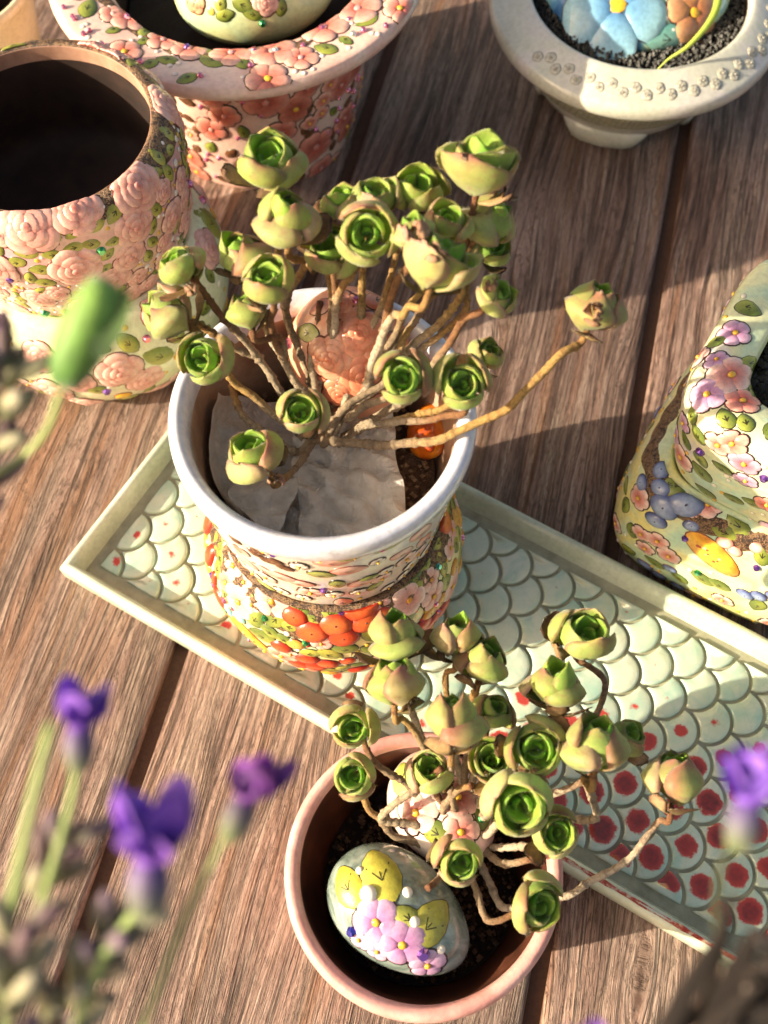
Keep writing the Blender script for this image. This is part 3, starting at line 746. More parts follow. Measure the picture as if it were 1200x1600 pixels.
# ------------------------------------------------------------------ front pink pot
QC = at(662, 1356, 6.5); QX, QY = float(QC[0]), float(QC[1])
pink_pot = thing('flower_pot', (QX, QY, 0.0), 'small plain pink pot in front of the tray with succulent and painted stones', 'pot')
PINKG = m_glaze('matte_pink_glaze', [(.3, c('cb8f88')), (.5, c('d8a19a')), (.72, c('e2b3ab'))], .7, .5, .12, craze=0, bump=.4)
pr = cm(219, QC)
lathe('wall', [(2.7, 0), (2.95, .12), (3.3, 2.2), (3.7, 4.6), (pr - .12, 5.5), (pr, 5.95), (pr - .02, 6.35), (pr - .18, 6.52), (pr - .4, 6.46), (pr - .5, 6.2)], PINKG, pink_pot, seed=31, seg=120)
lathe('inner_wall', [(pr - .5, 6.2), (pr - .62, 5.4), (3.3, 3.2), (2.6, .9), (0, .8)], DARKIN, pink_pot, seed=31)
m_ = MB()
def disc_soil(name, ctr, r, z, mat, label, bump=.25, seed=1, rings=10, seg=48, cat='soil', sq=None):
    rg = random.Random(seed); m = MB(); ph = [rg.uniform(0, 9) for _ in range(9)]; s_ = Surf([(1, 0), (1, 1)], sq)
    def hz(x, y): return bump * (math.sin(x * 1.7 + ph[0]) * math.sin(y * 1.9 + ph[1]) + .5 * math.sin(x * 4.1 + ph[2]) * math.sin(y * 3.7 + ph[3])) + rg.uniform(-.5, .5) * bump * .5
    m.add((ctr[0], ctr[1], z + hz(0, 0)))
    for i in range(1, rings + 1):
        for k in range(seg):
            th = 2 * math.pi * k / seg; q = r * i / rings * s_.cs(th + 0); x, y = q * math.cos(th), q * math.sin(th); m.add((ctr[0] + x, ctr[1] + y, z + hz(x, y) * (i < rings)))
    for k in range(seg): m.f.append((0, 1 + k, 1 + (k + 1) % seg))
    for i in range(rings - 1):
        for k in range(seg):
            a = 1 + i * seg; m.f.append((a + k, a + seg + k, a + seg + (k + 1) % seg, a + (k + 1) % seg))
    o = m.build(name, mat, None, (ctr[0], ctr[1], z)); o.location = (ctr[0] * S, ctr[1] * S, z * S)
    return tag(o, label, cat, kind='stuff')
disc_soil('soil', (QX, QY), 3.32, 3.4, SOIL, 'dark soil inside the small pink pot', seed=3)
disc_soil('soil', (PCX, PCY), 3.62, WZ + 3.0, m_plain('brown_soil', c('77604e'), .95, .3, 7, 1.0), 'brown soil at the bottom of the white-rimmed pot', seed=4)

# stones in the pink pot
ec = at(624, 1424, 5.75); e2 = at(726, 1500, 5.3); e1 = at(526, 1350, 6.3)
egg1 = Egg(ec, nrm(np.array([e2[0] - e1[0], e2[1] - e1[1], -.55])), (2.5, 1.72, 1.65), .14)
n_ = NT('grey_watercolour'); v_ = n_.obj()
n_.set(Base_Color=n_.ramp(n_.noise(v_, .9, 6, .65, .8), [(.3, c('3f4c44')), (.45, c('71807a')), (.58, c('94a29c')), (.72, c('b9b8b4'))]), Roughness=.22, Coat_Weight=.6, Coat_Roughness=.05); n_.bump(n_.noise(v_, 2, 4), .1, .001)
GREYS = n_.m
stone('painted_stone', egg1, GREYS, 'grey egg-shaped stone painted with lilac flowers in the pink pot', [
    ('leaf', 542, 1384, 34, c('e8dc58'), c('b4ac3a'), .5), ('leaf', 594, 1366, 44, c('e2d860'), c('a8a23c'), .3), ('leaf', 672, 1444, 42, c('d8d060'), c('98983e'), -.8), ('leaf', 636, 1434, 24, c('c8c860'), c('8a9040'), 1.0),
    ('flower', 588, 1441, 36, c('d2aace'), c('a266a4')), ('flower', 629, 1476, 37, c('d4a8cc'), c('9e60a0')), ('flower', 668, 1508, 28, c('d6b4d2'), c('a878a8')), ('flower', 590, 1486, 20, c('e0c8dc'), c('b88ab6')), ('flower', 562, 1468, 18, c('e0c8dc'), c('b88ab6')),
    ('bead', 576, 1397, 14), ('bead', 562, 1360, 6), ('bead', 637, 1394, 8), ('bead', 648, 1440, 9), ('bead', 689, 1484, 7), ('gem', 551, 1455, 9, 'blue'), ('gem', 661, 1490, 11, 'purple')])
ec = at(692, 1262, 5.4)
egg2 = Egg(ec, (.5, -.8, .15), (2.1, 1.7, 1.5), .1)
CREAMS = m_glaze('cream_pink_stone', [(.35, c('efe2d6')), (.5, c('f0c9bd')), (.7, c('dfe0a0'))], .5)
stone('painted_stone', egg2, CREAMS, 'cream stone painted with red and pink flowers behind the stems in the pink pot', [
    ('leaf', 628, 1215, 30, c('dfe07a'), c('a8b048'), .2), ('flower', 650, 1270, 34, c('f4dcd4'), CORAL), ('flower', 715, 1245, 34, c('efc0b4'), c('b83a2c')), ('flower', 720, 1300, 30, c('f0d0c8'), CORAL), ('leaf', 680, 1300, 26, LG, DG), ('leaf', 755, 1270, 24, LG, DG), ('gem', 632, 1288, 8, 'purple'), ('gem', 752, 1278, 8, 'green'), ('flower', 680, 1225, 26, c('f6e8e0'), c('e0a090'))])

# ------------------------------------------------------------------ things inside the white-rimmed pot
ec = at(545, 556, 12.5)
egg3 = Egg(ec, (.05, .35, .92), (2.5, 2.1, 1.5), .05)
egg3.E = np.array([nrm((.12, .30, .95)), nrm((.98, -.1, -.1)), None], dtype=object) if False else egg3.E
CORALS = m_glaze('coral_stone', [(.3, c('e88a6c')), (.5, c('f0a888')), (.68, c('f2c0a0')), (.8, c('e8d49a'))], .6, craze=0)
its = [('rose', 560, 520, 42, c('e8a486'), c('c85634')), ('rose', 515, 560, 40, c('eab092'), c('cc5e3c')), ('rose', 572, 590, 44, c('e29676'), c('bc4a2c')), ('rose', 600, 550, 34, c('e8a486'), c('c85634')), ('rose', 530, 615, 30, c('e29676'), c('bc4a2c')), ('rose', 535, 475, 26, c('e8a486'), c('c85634')),
       ('leaf', 480, 520, 20, c('e0dc9a'), c('b4b468')), ('leaf', 590, 470, 22, c('e6a890'), c('cf6a50')), ('leaf', 500, 480, 18, c('f0c0ac'), c('cf6a50')), ('gem', 452, 537, 9, 'pink'), ('gem', 600, 518, 9, 'pink'), ('gem', 556, 470, 7, 'pink')]
stone('painted_stone', egg3, CORALS, 'coral stone carved with roses inside the white-rimmed pot', its)
ec = at(672, 672, 10.9)
AMB = m_glaze('amber_glaze', [(.35, c('b04a16')), (.5, c('d9731c')), (.7, c('eda028'))], .9, .12, .8, craze=0)
stone('painted_stone', Egg(ec, (.3, 1, .1), (1.05, .75, .7), .1), AMB, 'glossy orange stone tucked against the right wall of the white-rimmed pot', [('dot', 660, 655, 7, c('f2c860')), ('dot', 672, 700, 7, c('c8501c')), ('dot', 655, 690, 6, c('f0b040'))])

PAPER = NT('tissue_paper'); v_ = PAPER.obj(); pc_ = PAPER.ramp(PAPER.noise(v_, 1.4, 5, .6), [(.3, c('dcd4ca')), (.6, c('f0ece6'))])
PAPER.set(Base_Color=pc_, Roughness=.8); PAPER.bump(PAPER.noise(v_, 1.6, 5, .6, 1.0), .7, .006)
tr_ = PAPER.node('ShaderNodeBsdfTranslucent'); PAPER.l.new(pc_, tr_.inputs['Color']); mx_ = PAPER.node('ShaderNodeMixShader'); mx_.inputs[0].default_value = .3
PAPER.l.new(PAPER.b.outputs[0], mx_.inputs[1]); PAPER.l.new(tr_.outputs[0], mx_.inputs[2]); PAPER.l.new(mx_.outputs[0], PAPER.out.inputs['Surface']); PAPER = PAPER.m
def tissue(name, pxs, label, seed, n=26, amp=.34):
    """crumpled sheet: four corner points in space, folded along random creases"""
    rg = random.Random(seed); C4 = [np.array(q) for q in pxs]; m = MB()
    cre = [(rg.uniform(0, 6.28), rg.uniform(-.4, 1.2), rg.uniform(.3, 1.0), rg.uniform(2.0, 6.0)) for _ in range(9)]
    nz = nrm(np.cross(C4[1] - C4[0], C4[3] - C4[0]))
    if nz[2] < 0: nz = -nz
    for side in (0, 1):
        for i in range(n):
            for j in range(n):
                a, b = i / (n - 1), j / (n - 1)
                p = C4[0] * (1 - a) * (1 - b) + C4[1] * a * (1 - b) + C4[2] * a * b + C4[3] * (1 - a) * b
                h = 0
                for (th, of, am, fr) in cre:
                    t = (a * math.cos(th) + b * math.sin(th) + of) * fr; h += am * (abs((t % 2) - 1) - .5)
                e = 1 + .25 * math.sin(9 * a + seed) * (b in (0, 1)); jag = .05 * math.sin(23 * a + 17 * b + seed)
                m.add(p + nz * (h * amp * .95 + .02 * side) + np.array([jag, -jag, 0]))
    N = n * n
    for i in range(n - 1):
        for j in range(n - 1):
            q = [i * n + j, (i + 1) * n + j, (i + 1) * n + j + 1, i * n + j + 1]
            m.f.append(tuple(N + k for k in q)); m.f.append(tuple(q[::-1]))
    ring = [i * n for i in range(n)] + [(n - 1) * n + j for j in range(1, n)] + [i * n + n - 1 for i in range(n - 2, -1, -1)] + [j for j in range(n - 2, 0, -1)]
    for k in range(len(ring)): a, b = ring[k], ring[(k + 1) % len(ring)]; m.f.append((a, b, N + b, N + a))
    ctr = sum(C4) / 4; o = m.build(name, PAPER, None, ctr, smooth=False); o.location = tuple(ctr * S)
    return tag(o, label, 'tissue')
def lining(label, x0, x1, y0, y1, rot, zb, seed, amp=.26, n=60):
    """thin crumpled tissue pressed into the pot: lying on the soil, climbing the wall"""
    rg = random.Random(seed); m = MB(); cre = [(rg.uniform(0, 6.28), rg.uniform(-2, 2), rg.uniform(.3, 1.0), rg.uniform(.6, 2.4)) for _ in range(8)]; ph = rg.uniform(0, 9)
    for side in (0, 1):
        for i in range(n):
            for j in range(n):
                a, b = i / (n - 1), j / (n - 1); x, y = x0 + (x1 - x0) * a, y0 + (y1 - y0) * b
                if i in (0, n - 1): x += .06 * math.sin(13 * b + ph)
                if j in (0, n - 1): y += .06 * math.sin(11 * a + ph)
                x, y = rot2(x, y, rot); r = math.hypot(x, y); over = max(0, r - 3.55)
                if over > 0: k = (3.55 + .25 * (1 - math.exp(-over * 2))) / r; x, y = x * k, y * k
                h = 0
                for (th, of, am, fr) in cre: q = (x * math.cos(th) + y * math.sin(th) + of) * fr; h += am * (abs((q % 2) - 1) - .5)
                z = zb + .35 * max(0, (min(r, 3.55) - 1.8) / 1.75) ** 2 + over * 1.0 + h * amp
                m.add((PCX + x, PCY + y, z + .014 * side))
    N = n * n
    for i in range(n - 1):
        for j in range(n - 1):
            q = [i * n + j, (i + 1) * n + j, (i + 1) * n + j + 1, i * n + j + 1]; m.f.append(tuple(N + k for k in q)); m.f.append(tuple(q[::-1]))
    ring = [i * n for i in range(n)] + [(n - 1) * n + j for j in range(1, n)] + [i * n + n - 1 for i in range(n - 2, -1, -1)] + list(range(n - 2, 0, -1))
    for k in range(len(ring)): p, q = ring[k], ring[(k + 1) % len(ring)]; m.f.append((p, q, N + q, N + p))
    o = m.build('tissue_paper', PAPER, None, (PCX, PCY, zb), smooth=False); o.location = (PCX * S, PCY * S, zb * S); return tag(o, label, 'tissue')
ZT = WZ + 3.75
lining('crumpled tissue sheet pressed into the front of the white-rimmed pot', -1.1, 2.3, -3.9, 1.3, .12, ZT + .5, 5)
lining('tissue lining the left inner wall of the white-rimmed pot', -4.3, -1.0, -3.6, 2.4, .1, ZT, 9)
lining('small folded tissue scrap lying at the lower left in the white-rimmed pot', -2.3, -.4, -3.9, -1.4, -.3, ZT + .75, 13, .16)

# ------------------------------------------------------------------ succulents
def tube(m, pts, rads, cols, seg=9, knob=0.0, rng=None):
    P = [np.array(p, float) for p in pts]; n = len(P); rows = []; prev = None
    for i in range(n):
        t = nrm(P[min(i + 1, n - 1)] - P[max(i - 1, 0)])
        if prev is None: a = nrm(np.cross(t, (.31, .77, .2)))
        else: a = nrm(prev - t * (prev @ t))
        prev = a; b = np.cross(t, a); r = rads[i]
        rows.append([m.add(P[i] + (a * math.cos(2 * math.pi * k / seg) + b * math.sin(2 * math.pi * k / seg)) * r * (1 + (rng.uniform(-knob, knob) if rng else 0)), cols[i]) for k in range(seg)])
    for i in range(n - 1):
        for k in range(seg): k2 = (k + 1) % seg; m.f.append((rows[i][k], rows[i][k2], rows[i + 1][k2], rows[i + 1][k]))
    m.f.append(tuple(rows[0])[::-1]); m.f.append(tuple(rows[-1]))
def spline(pts, step=.075):
    P = [np.array(p, float) for p in pts]; out = []
    for i in range(len(P) - 1):
        p0 = P[i - 1] if i else 2 * P[0] - P[1]; p1, p2 = P[i], P[i + 1]; p3 = P[i + 2] if i + 2 < len(P) else 2 * P[-1] - P[-2]
        n = max(2, int(np.linalg.norm(p2 - p1) / step))
        for k in range(n):
            t = k / n; out.append(.5 * ((2 * p1) + (-p0 + p2) * t + (2 * p0 - 5 * p1 + 4 * p2 - p3) * t * t + (-p0 + 3 * p1 - 3 * p2 + p3) * t ** 3))
    out.append(P[-1]); return out
BARKC = [c('c9b79f'), c('b3a086'), c('a08a70')]; BROWN = [c('a5804c'), c('8a6240'), c('b39054')]; REDB = c('6e3a2a')
def stem(plant, off, pts, rng, r=.13, pale=.6, jit=1.0):
    pts = [np.array(p, float) + (np.array([rng.uniform(-.16, .16) * jit for _ in range(3)]) if 0 < i < len(pts) - 2 else 0) for i, p in enumerate(pts)]
    q = [pts[0]]
    for a, b in zip(pts[:-1], pts[1:]):      # crooked growth between the nodes
        d = np.linalg.norm(b - a)
        for t in (np.linspace(0, 1, int(d / 1.1) + 2)[1:-1] if d > 1.4 else []): q.append(a + (b - a) * t + np.array([rng.uniform(-.1, .1) * jit for _ in range(3)]))
        q.append(b)
    sp = spline(q); n = len(sp); m = MB(); cols = []; rads = []; k = 0
    pb = rng.choice(BARKC); pt = rng.choice(BROWN); nxt = 0; kn = 0
    for i in range(n):
        t = i / (n - 1)
        if i >= nxt: kn = 1; nxt = i + rng.choice([4, 5, 7, 9, 12, 15])
        else: kn = max(0, kn - .6)
        f = sstep(pale - .12, pale + .12, t)
        cc = mix(mix(pb, c('5e4a3a'), kn * .45), mix(pt, REDB, kn * .4 + sstep(.9, 1, t) * .5), f)
        cols.append(cc); rads.append(r * (1.12 - .28 * t) * (1 + .17 * kn * (1 - .6 * f) + rng.uniform(-.09, .09)) * (1.3 if rng.random() < .09 else 1))
    tube(m, sp, rads, cols, 9, .06, rng)
    return m.build('stem', STEM, plant, off)

def leafmesh(m, ctr, A, X, Y, R, Hh, th, phi, z0, close, thick, cin, cout, brown, rng, nu=9, nt=9, flare=0.0):
    """one fleshy cupped leaf lying on a tulip-shaped skin round the rosette axis"""
    ph = [rng.uniform(0, 6.28) for _ in range(3)]; notch = rng.uniform(-.04, .06)
    def skin(u, t, o):
        w = phi * math.sin(math.pi * min(1, .10 + .90 * t ** .75) ) ** .55 if t < 1 else 0
        w = phi * (max(0, 1 - ((t - .64) / .64) ** 2) ** .5 if t <= .64 else max(0, 1 - ((t - .64) / .36) ** 2.8) ** .5)
        w = max(w, .14 * phi * (1 - t)) + (.0)
        a = th + u * w
        rho = R * (.16 + .84 * math.sin(min(1, t / .68) * math.pi / 2) ** .9) * (1 - close * sstep(.5, 1, t)) * (1 + flare * t * t)
        z = Hh * (z0 + (1 - z0) * t ** 1.05) * (1 - .09 * u * u) + .05 * R * math.sin(3 * u + ph[0])
        rho *= 1 + .035 * math.sin(2.3 * u + ph[1] + 2 * t) + .06 * (u * u) * t
        rr = rho + o
        return ctr + X * (rr * math.cos(a)) + Y * (rr * math.sin(a)) + A * z
    def colr(u, t, inner):
        e = max(abs(u) ** 3, sstep(.72, 1, t))
        k = mix(cin, cout, 0 if inner else 1)
        k = mix(k, mix(k, c('d6d98a'), .75), (1 - t) * .35)
        return mix(k, brown[0], min(1, e * brown[1] + (0 if inner else brown[2] * (.3 + .7 * t) * (.6 + .4 * math.sin(4 * u + ph[2])))))
    g = {}
    for s in (0, 1):
        for i in range(nt):
            t = 1 - (1 - i / (nt - 1)) ** 1.7
            for j in range(nu):
                u = -1 + 2 * j / (nu - 1); edge = (j in (0, nu - 1)) or i == nt - 1
                if s and edge: g[s, i, j] = g[0, i, j]; continue
                o = (thick * (1 - u ** 4) * (1 - t ** 6) * (1 if s == 0 else -1)) * .5 if not edge else 0
                g[s, i, j] = m.add(skin(u, t, o), colr(u, t, s == 1))
    for s in (0, 1):
        for i in range(nt - 1):
            for j in range(nu - 1):
                q = (g[s, i, j], g[s, i, j + 1], g[s, i + 1, j + 1], g[s, i + 1, j]); q = q if s == 0 else q[::-1]
                if len(set(q)) == 4: m.f.append(q)
    fringe(m, [g[0, i, 0] for i in range(2, nt)] + [g[0, i, nu - 1] for i in range(nt - 1, 1, -1)], .095, rng)
def fringe(m, idx, ln, rng):
    for a, b in zip(idx[:-1], idx[1:]):
        pa, pb = np.array(m.v[a]), np.array(m.v[b]); d = pb - pa; L_ = np.linalg.norm(d)
        for k in range(max(1, int(L_ / .035))):
            p = pa + d * rng.random(); o = np.array([rng.gauss(0, 1) for _ in range(3)]); o = nrm(o) * ln * rng.uniform(.5, 1.2); w = nrm(np.cross(o, (.3, .5, .8))) * .004
            i = m.add(p - w, (.75, .76, .5)); j = m.add(p + w, (.75, .76, .5)); q = m.add(p + o, (.85, .85, .65)); m.f.append((i, j, q))
def rosette(plant, off, x, y, d, z, ax, kind, seed, shade=0.0):
    rng = random.Random(seed); ctr0 = at(x, y, z); R = cm(d / 2, ctr0) * (1.1 if kind == 'open' else 1.14) * rng.uniform(.95, 1.05); A = nrm(ax); X = nrm(np.cross(A, (.3, .9, .1))); Y = np.cross(A, X)
    a0 = rng.uniform(0, 6.28); GA = math.radians(137.5)
    greens = [c('7fbe2c'), c('8fc63a'), c('6fae2c'), c('9ec846')]; yel = [c('c4ca86'), c('d0d09c'), c('bcc67e'), c('ccc694')]; br = [c('b98468'), c('b47a6a'), c('c89c88'), c('9c705a')]
    if kind == 'open': n, close, Hh, flare, rin, H2 = 6, .26, 1.3, .0, .46, .86
    elif kind == 'cup': n, close, Hh, flare, rin, H2 = 6, .32, 1.4, .0, .44, .88
    elif kind == 'flare': n, close, Hh, flare, rin, H2 = 7, .0, 1.3, .2, .36, 1.15
    else: n, close, Hh, flare, rin, H2 = 6, .56, 1.62, .0, .44, .98
    ctr = ctr0 - A * (R * Hh * .55); R_ = R * (.94 if kind != 'bud' else 1.0)
    m = MB()                                # heart of the rosette: the tight inner leaves
    cofs = (X * rng.uniform(-.08, .08) + Y * rng.uniform(-.08, .08)) * R
    for k in range(3):
        f = .82 + k * .06; rr = R_ * (rin - .06) * (1 - k * .30)
        leafmesh(m, ctr + cofs, A, X, Y, rr, R * Hh * (H2 - .10 - k * .13) * rng.uniform(.92, 1.05), a0 + GA * (n + k) + rng.uniform(-.4, .4), rng.uniform(1.2, 1.6), .25, close * .5, .15 * R, mix(rng.choice(greens), c('a8d048'), .35), rng.choice(greens), (c('8a8a3a'), .12, 0), rng, 9, 7)
    core = m.build('rosette', LEAF, plant, off)
    for k in range(n):
        f = k / (n - 1); rr = R_ * (1 - (1 - rin) * f * .92) * rng.uniform(.92, 1.06); m = MB(); co = ctr + cofs * f + (X * rng.uniform(-1, 1) + Y * rng.uniform(-1, 1)) * .05 * R
        bamt = (1.3 if kind == 'bud' else .95) * (1 - f) ** .7 * rng.uniform(.35, 1.3)
        cin = mix(rng.choice(greens), c('9cc83c'), rng.random() * .5); cout = mix(rng.choice(yel), rng.choice(greens), .42 + f * .5)
        leafmesh(m, co, A, X, Y, rr, R * Hh * ((1.0 if k % 3 else .93) * (1 - f) + H2 * f) * rng.uniform(.84, 1.08) * (rng.uniform(.78, .98) if (k < 2) else 1), a0 + GA * k + rng.uniform(-.3, .3), ((.98 if kind == 'open' else 1.12) + .5 * f) * rng.uniform(.85, 1.1), 0.0 + .22 * f, close * (1 - .3 * f) * rng.uniform(.8, 1.15), .22 * R * (1 - .3 * f), cin, cout, (rng.choice(br), .14 + .6 * bamt, .68 * bamt), rng, flare=flare * rng.uniform(.3, 1.6) * (1 - .5 * f))
        m.build('leaf', LEAF, core, off)
    for k in range(rng.choice([1, 2, 2, 3])):            # withered leaves under the rosette
        m = MB(); cb = rng.choice([c('8a5f40'), c('b28a62'), c('5e3b2a'), c('c49a78')])
        leafmesh(m, ctr - A * R * .12, A, X, Y, R * rng.uniform(.62, .95), R * Hh * rng.uniform(.28, .5), rng.uniform(0, 6.28), rng.uniform(.35, .6), -.1, rng.uniform(-.3, .5), .05 * R, cb, mix(cb, c('3a2418'), .3), (c('4a2c1c'), .6, .3), rng, 7, 6, flare=rng.uniform(0, .35))
        m.build('dried_leaf', DRY, core, off)
    return ctr - A * R * .04, A, R
UPV = (0, .15, 1); CAMV = (0, -.42, .9); BK = (0, .62, .78); SIDE = (0, .95, .35)
P1B = at(500, 676, 10.6)
plant1 = thing('succulent', P1B, 'large branching succulent with green cupped rosettes in the white-rimmed pot', 'succulent')
hub1 = at(497, 664, 11.8)
rng = random.Random(77)
R1 = [ # x, y, diameter, height, axis, kind, stem way-points (picture x, y, height)
 (421, 246, 113, 19.0, (-.05, .10, 1), 'cup', [(445, 480, 14.5), (440, 350, 17.2)]),
 (453, 336, 96, 19.2, (.1, .25, 1), 'bud', [(432, 520, 14.0), (470, 410, 16.8)]),
 (279, 412, 82, 17.4, (-.5, .2, .8), 'cup', [(410, 560, 13.5), (322, 455, 16.3)]),
 (374, 392, 76, 17.2, (-.3, .3, .9), 'bud', [(420, 540, 13.5), (392, 460, 15.6)]),
 (419, 436, 88, 18.2, (-.05, .0, 1), 'cup', [(445, 560, 13.6), (425, 500, 15.8)]),
 (259, 482, 84, 16.2, (-.75, .35, .6), 'bud', [(400, 590, 13.0), (300, 500, 15.2)]),
 (386, 482, 66, 16.4, (-.2, .6, .7), 'bud', [(415, 570, 13.2)]),
 (318, 560, 90, 15.6, (-.30, -.45, .85), 'open', [(430, 640, 12.6), (365, 600, 13.8)]),
 (576, 368, 112, 19.4, (.0, -.55, .85), 'open', [(520, 540, 13.8), (525, 470, 15.8), (560, 420, 17.6)]),
 (512, 388, 96, 18.0, (-.1, -.1, 1), 'open', [(515, 560, 13.4), (518, 470, 15.6)]),
 (536, 312, 76, 18.6, (-.2, .3, .9), 'cup', [(500, 560, 13.5), (520, 420, 16.0)]),
 (588, 306, 80, 18.8, (.1, .4, .9), 'cup', [(530, 560, 13.5), (575, 420, 16.0)]),
 (652, 292, 98, 18.6, (.1, .1, 1), 'open', [(560, 560, 13.5), (615, 430, 16.0)]),
 (753, 262, 116, 19.8, (.15, .45, .9), 'flare', [(590, 560, 13.6), (690, 450, 16.2), (745, 340, 18)]),
 (702, 346, 84, 19.0, (.1, .2, 1), 'open', [(600, 550, 13.6), (660, 450, 16.0)]),
 (768, 338, 88, 18.2, (.5, .3, .8), 'bud', [(620, 580, 13.4), (720, 470, 15.6)]),
 (768, 385, 72, 17.0, (.5, .0, .8), 'open', [(620, 590, 13.2), (725, 480, 15.2)]),
 (688, 412, 112, 19.6, (.35, .55, .75), 'flare', [(575, 600, 13.2), (618, 500, 16.0)]),
 (645, 358, 62, 19.6, (-.3, .5, .8), 'bud', [(590, 560, 14.0), (625, 440, 17.0)]),
 (779, 460, 66, 17.8, (.55, .1, .8), 'cup', [(640, 620, 13.0), (725, 505, 16.0)]),
 (936, 474, 92, 17.6, (.30, .45, .8), 'bud', [(515, 690, 12.4), (600, 696, 13.0), (680, 690, 13.8), (790, 640, 15.2), (880, 550, 16.6)]),
 (628, 588, 94, 16.8, (.0, -.45, .88), 'open', [(545, 650, 12.8), (595, 625, 14.2)]),
 (722, 596, 94, 16.4, (.12, -.35, .9), 'open', [(560, 670, 12.5), (660, 660, 13.8), (722, 650, 14.8)]),
 (764, 552, 62, 15.4, (.4, .1, .9), 'cup', [(600, 660, 12.6), (700, 640, 14.0)]),
 (468, 642, 78, 14.6, (.15, -.3, .95), 'open', [(480, 670, 12.6)]),
 (394, 704, 94, 14.2, (-.35, .15, .9), 'cup', [(470, 735, 11.8), (432, 752, 12.6)]),
]
FORK = {1: 0, 3: 4, 5: 2, 6: 4, 9: 8, 10: 8, 11: 12, 14: 13, 16: 15, 18: 17, 23: 22}
for i, (x, y, d, z, ax, kd, way) in enumerate(R1):
    b, A, R = rosette(plant1, P1B, x, y, d * 1.0, z, ax, kd, 100 + i)
    st = hub1 + np.array([rng.uniform(-.7, .7), rng.uniform(-.6, .6), rng.uniform(-.9, .0)]); w3 = [at(*w) for w in way]
    if i in FORK:                          # a side shoot: leaves its neighbour's stem part of the way up
        st = at(*R1[FORK[i]][6][0]); w3 = w3[1:] if len(w3) > 1 else [(st + b) / 2 + np.array([rng.uniform(-.3, .3), rng.uniform(-.3, .3), -.1])]
    stem(plant1, P1B, [st] + w3 + [b - A * .45 * R, b + A * .12 * R], rng, rng.uniform(.10, .13) * (1.15 if len(way) > 4 else 1), (rng.uniform(.5, .75) if len(way) < 5 else .47) if i not in FORK else .3, .25 if len(way) > 4 else 1.0)
def tuft(plant, off, x, y, z, d, seed, ax=(0, .3, 1)):
    rg = random.Random(seed); p = at(x, y, z); R = cm(d / 2, p); A = nrm(ax); X = nrm(np.cross(A, (.3, .9, .1))); Y = np.cross(A, X)
    for k in range(7):
        m = MB(); cb = rg.choice([c('c08a72'), c('b07a66'), c('d0a48c'), c('a8707c'), c('8a5a48')])
        leafmesh(m, p - A * R * .6, A, X, Y, R * rg.uniform(.35, 1.0), R * rg.uniform(1.0, 1.7), rg.uniform(0, 6.28), rg.uniform(.4, .9), 0, rg.uniform(.1, .7), .1 * R, cb, mix(cb, c('d8b090'), .4), (c('6a3f30'), .5, .3), rg, 7, 6)
        m.build('dried_leaf', DRY, plant, off)
for (x, y, z, d, a) in ((652, 368, 20.2, 62, (-.35, .3, .9)), (678, 398, 20.4, 44, (-.2, .4, .9)), (930, 492, 18.3, 46, (-.1, -.2, .95)), (768, 448, 18.6, 30, (-.2, .2, .9)), (300, 452, 17.0, 30, (-.5, .2, .6)), (432, 752, 13.2, 30, (.1, -.4, .6))): tuft(plant1, P1B, x, y, z, d, int(x), a)
# woody trunk and cut stubs
m = MB(); tr = spline([P1B + np.array([0, 0, -.6]), P1B + np.array([0, 0, .4]), hub1, hub1 + np.array([.1, .2, .5])]); tube(m, tr, [.34 + .05 * math.sin(i * 1.3) for i in range(len(tr))], [BARKC[1]] * len(tr), 11, .08, rng); m.build('trunk', STEM, plant1, P1B)
for way in ([(505, 690, 12.3), (545, 640, 13.0), (600, 600, 13.6), (650, 500, 15.0)], [(492, 660, 12.0), (487, 560, 13.5), (500, 470, 14.8)], [(460, 700, 11.6), (380, 650, 12.6), (360, 600, 13.4)]):
    stem(plant1, P1B, [hub1] + [at(*w) for w in way], rng, .125, .8)

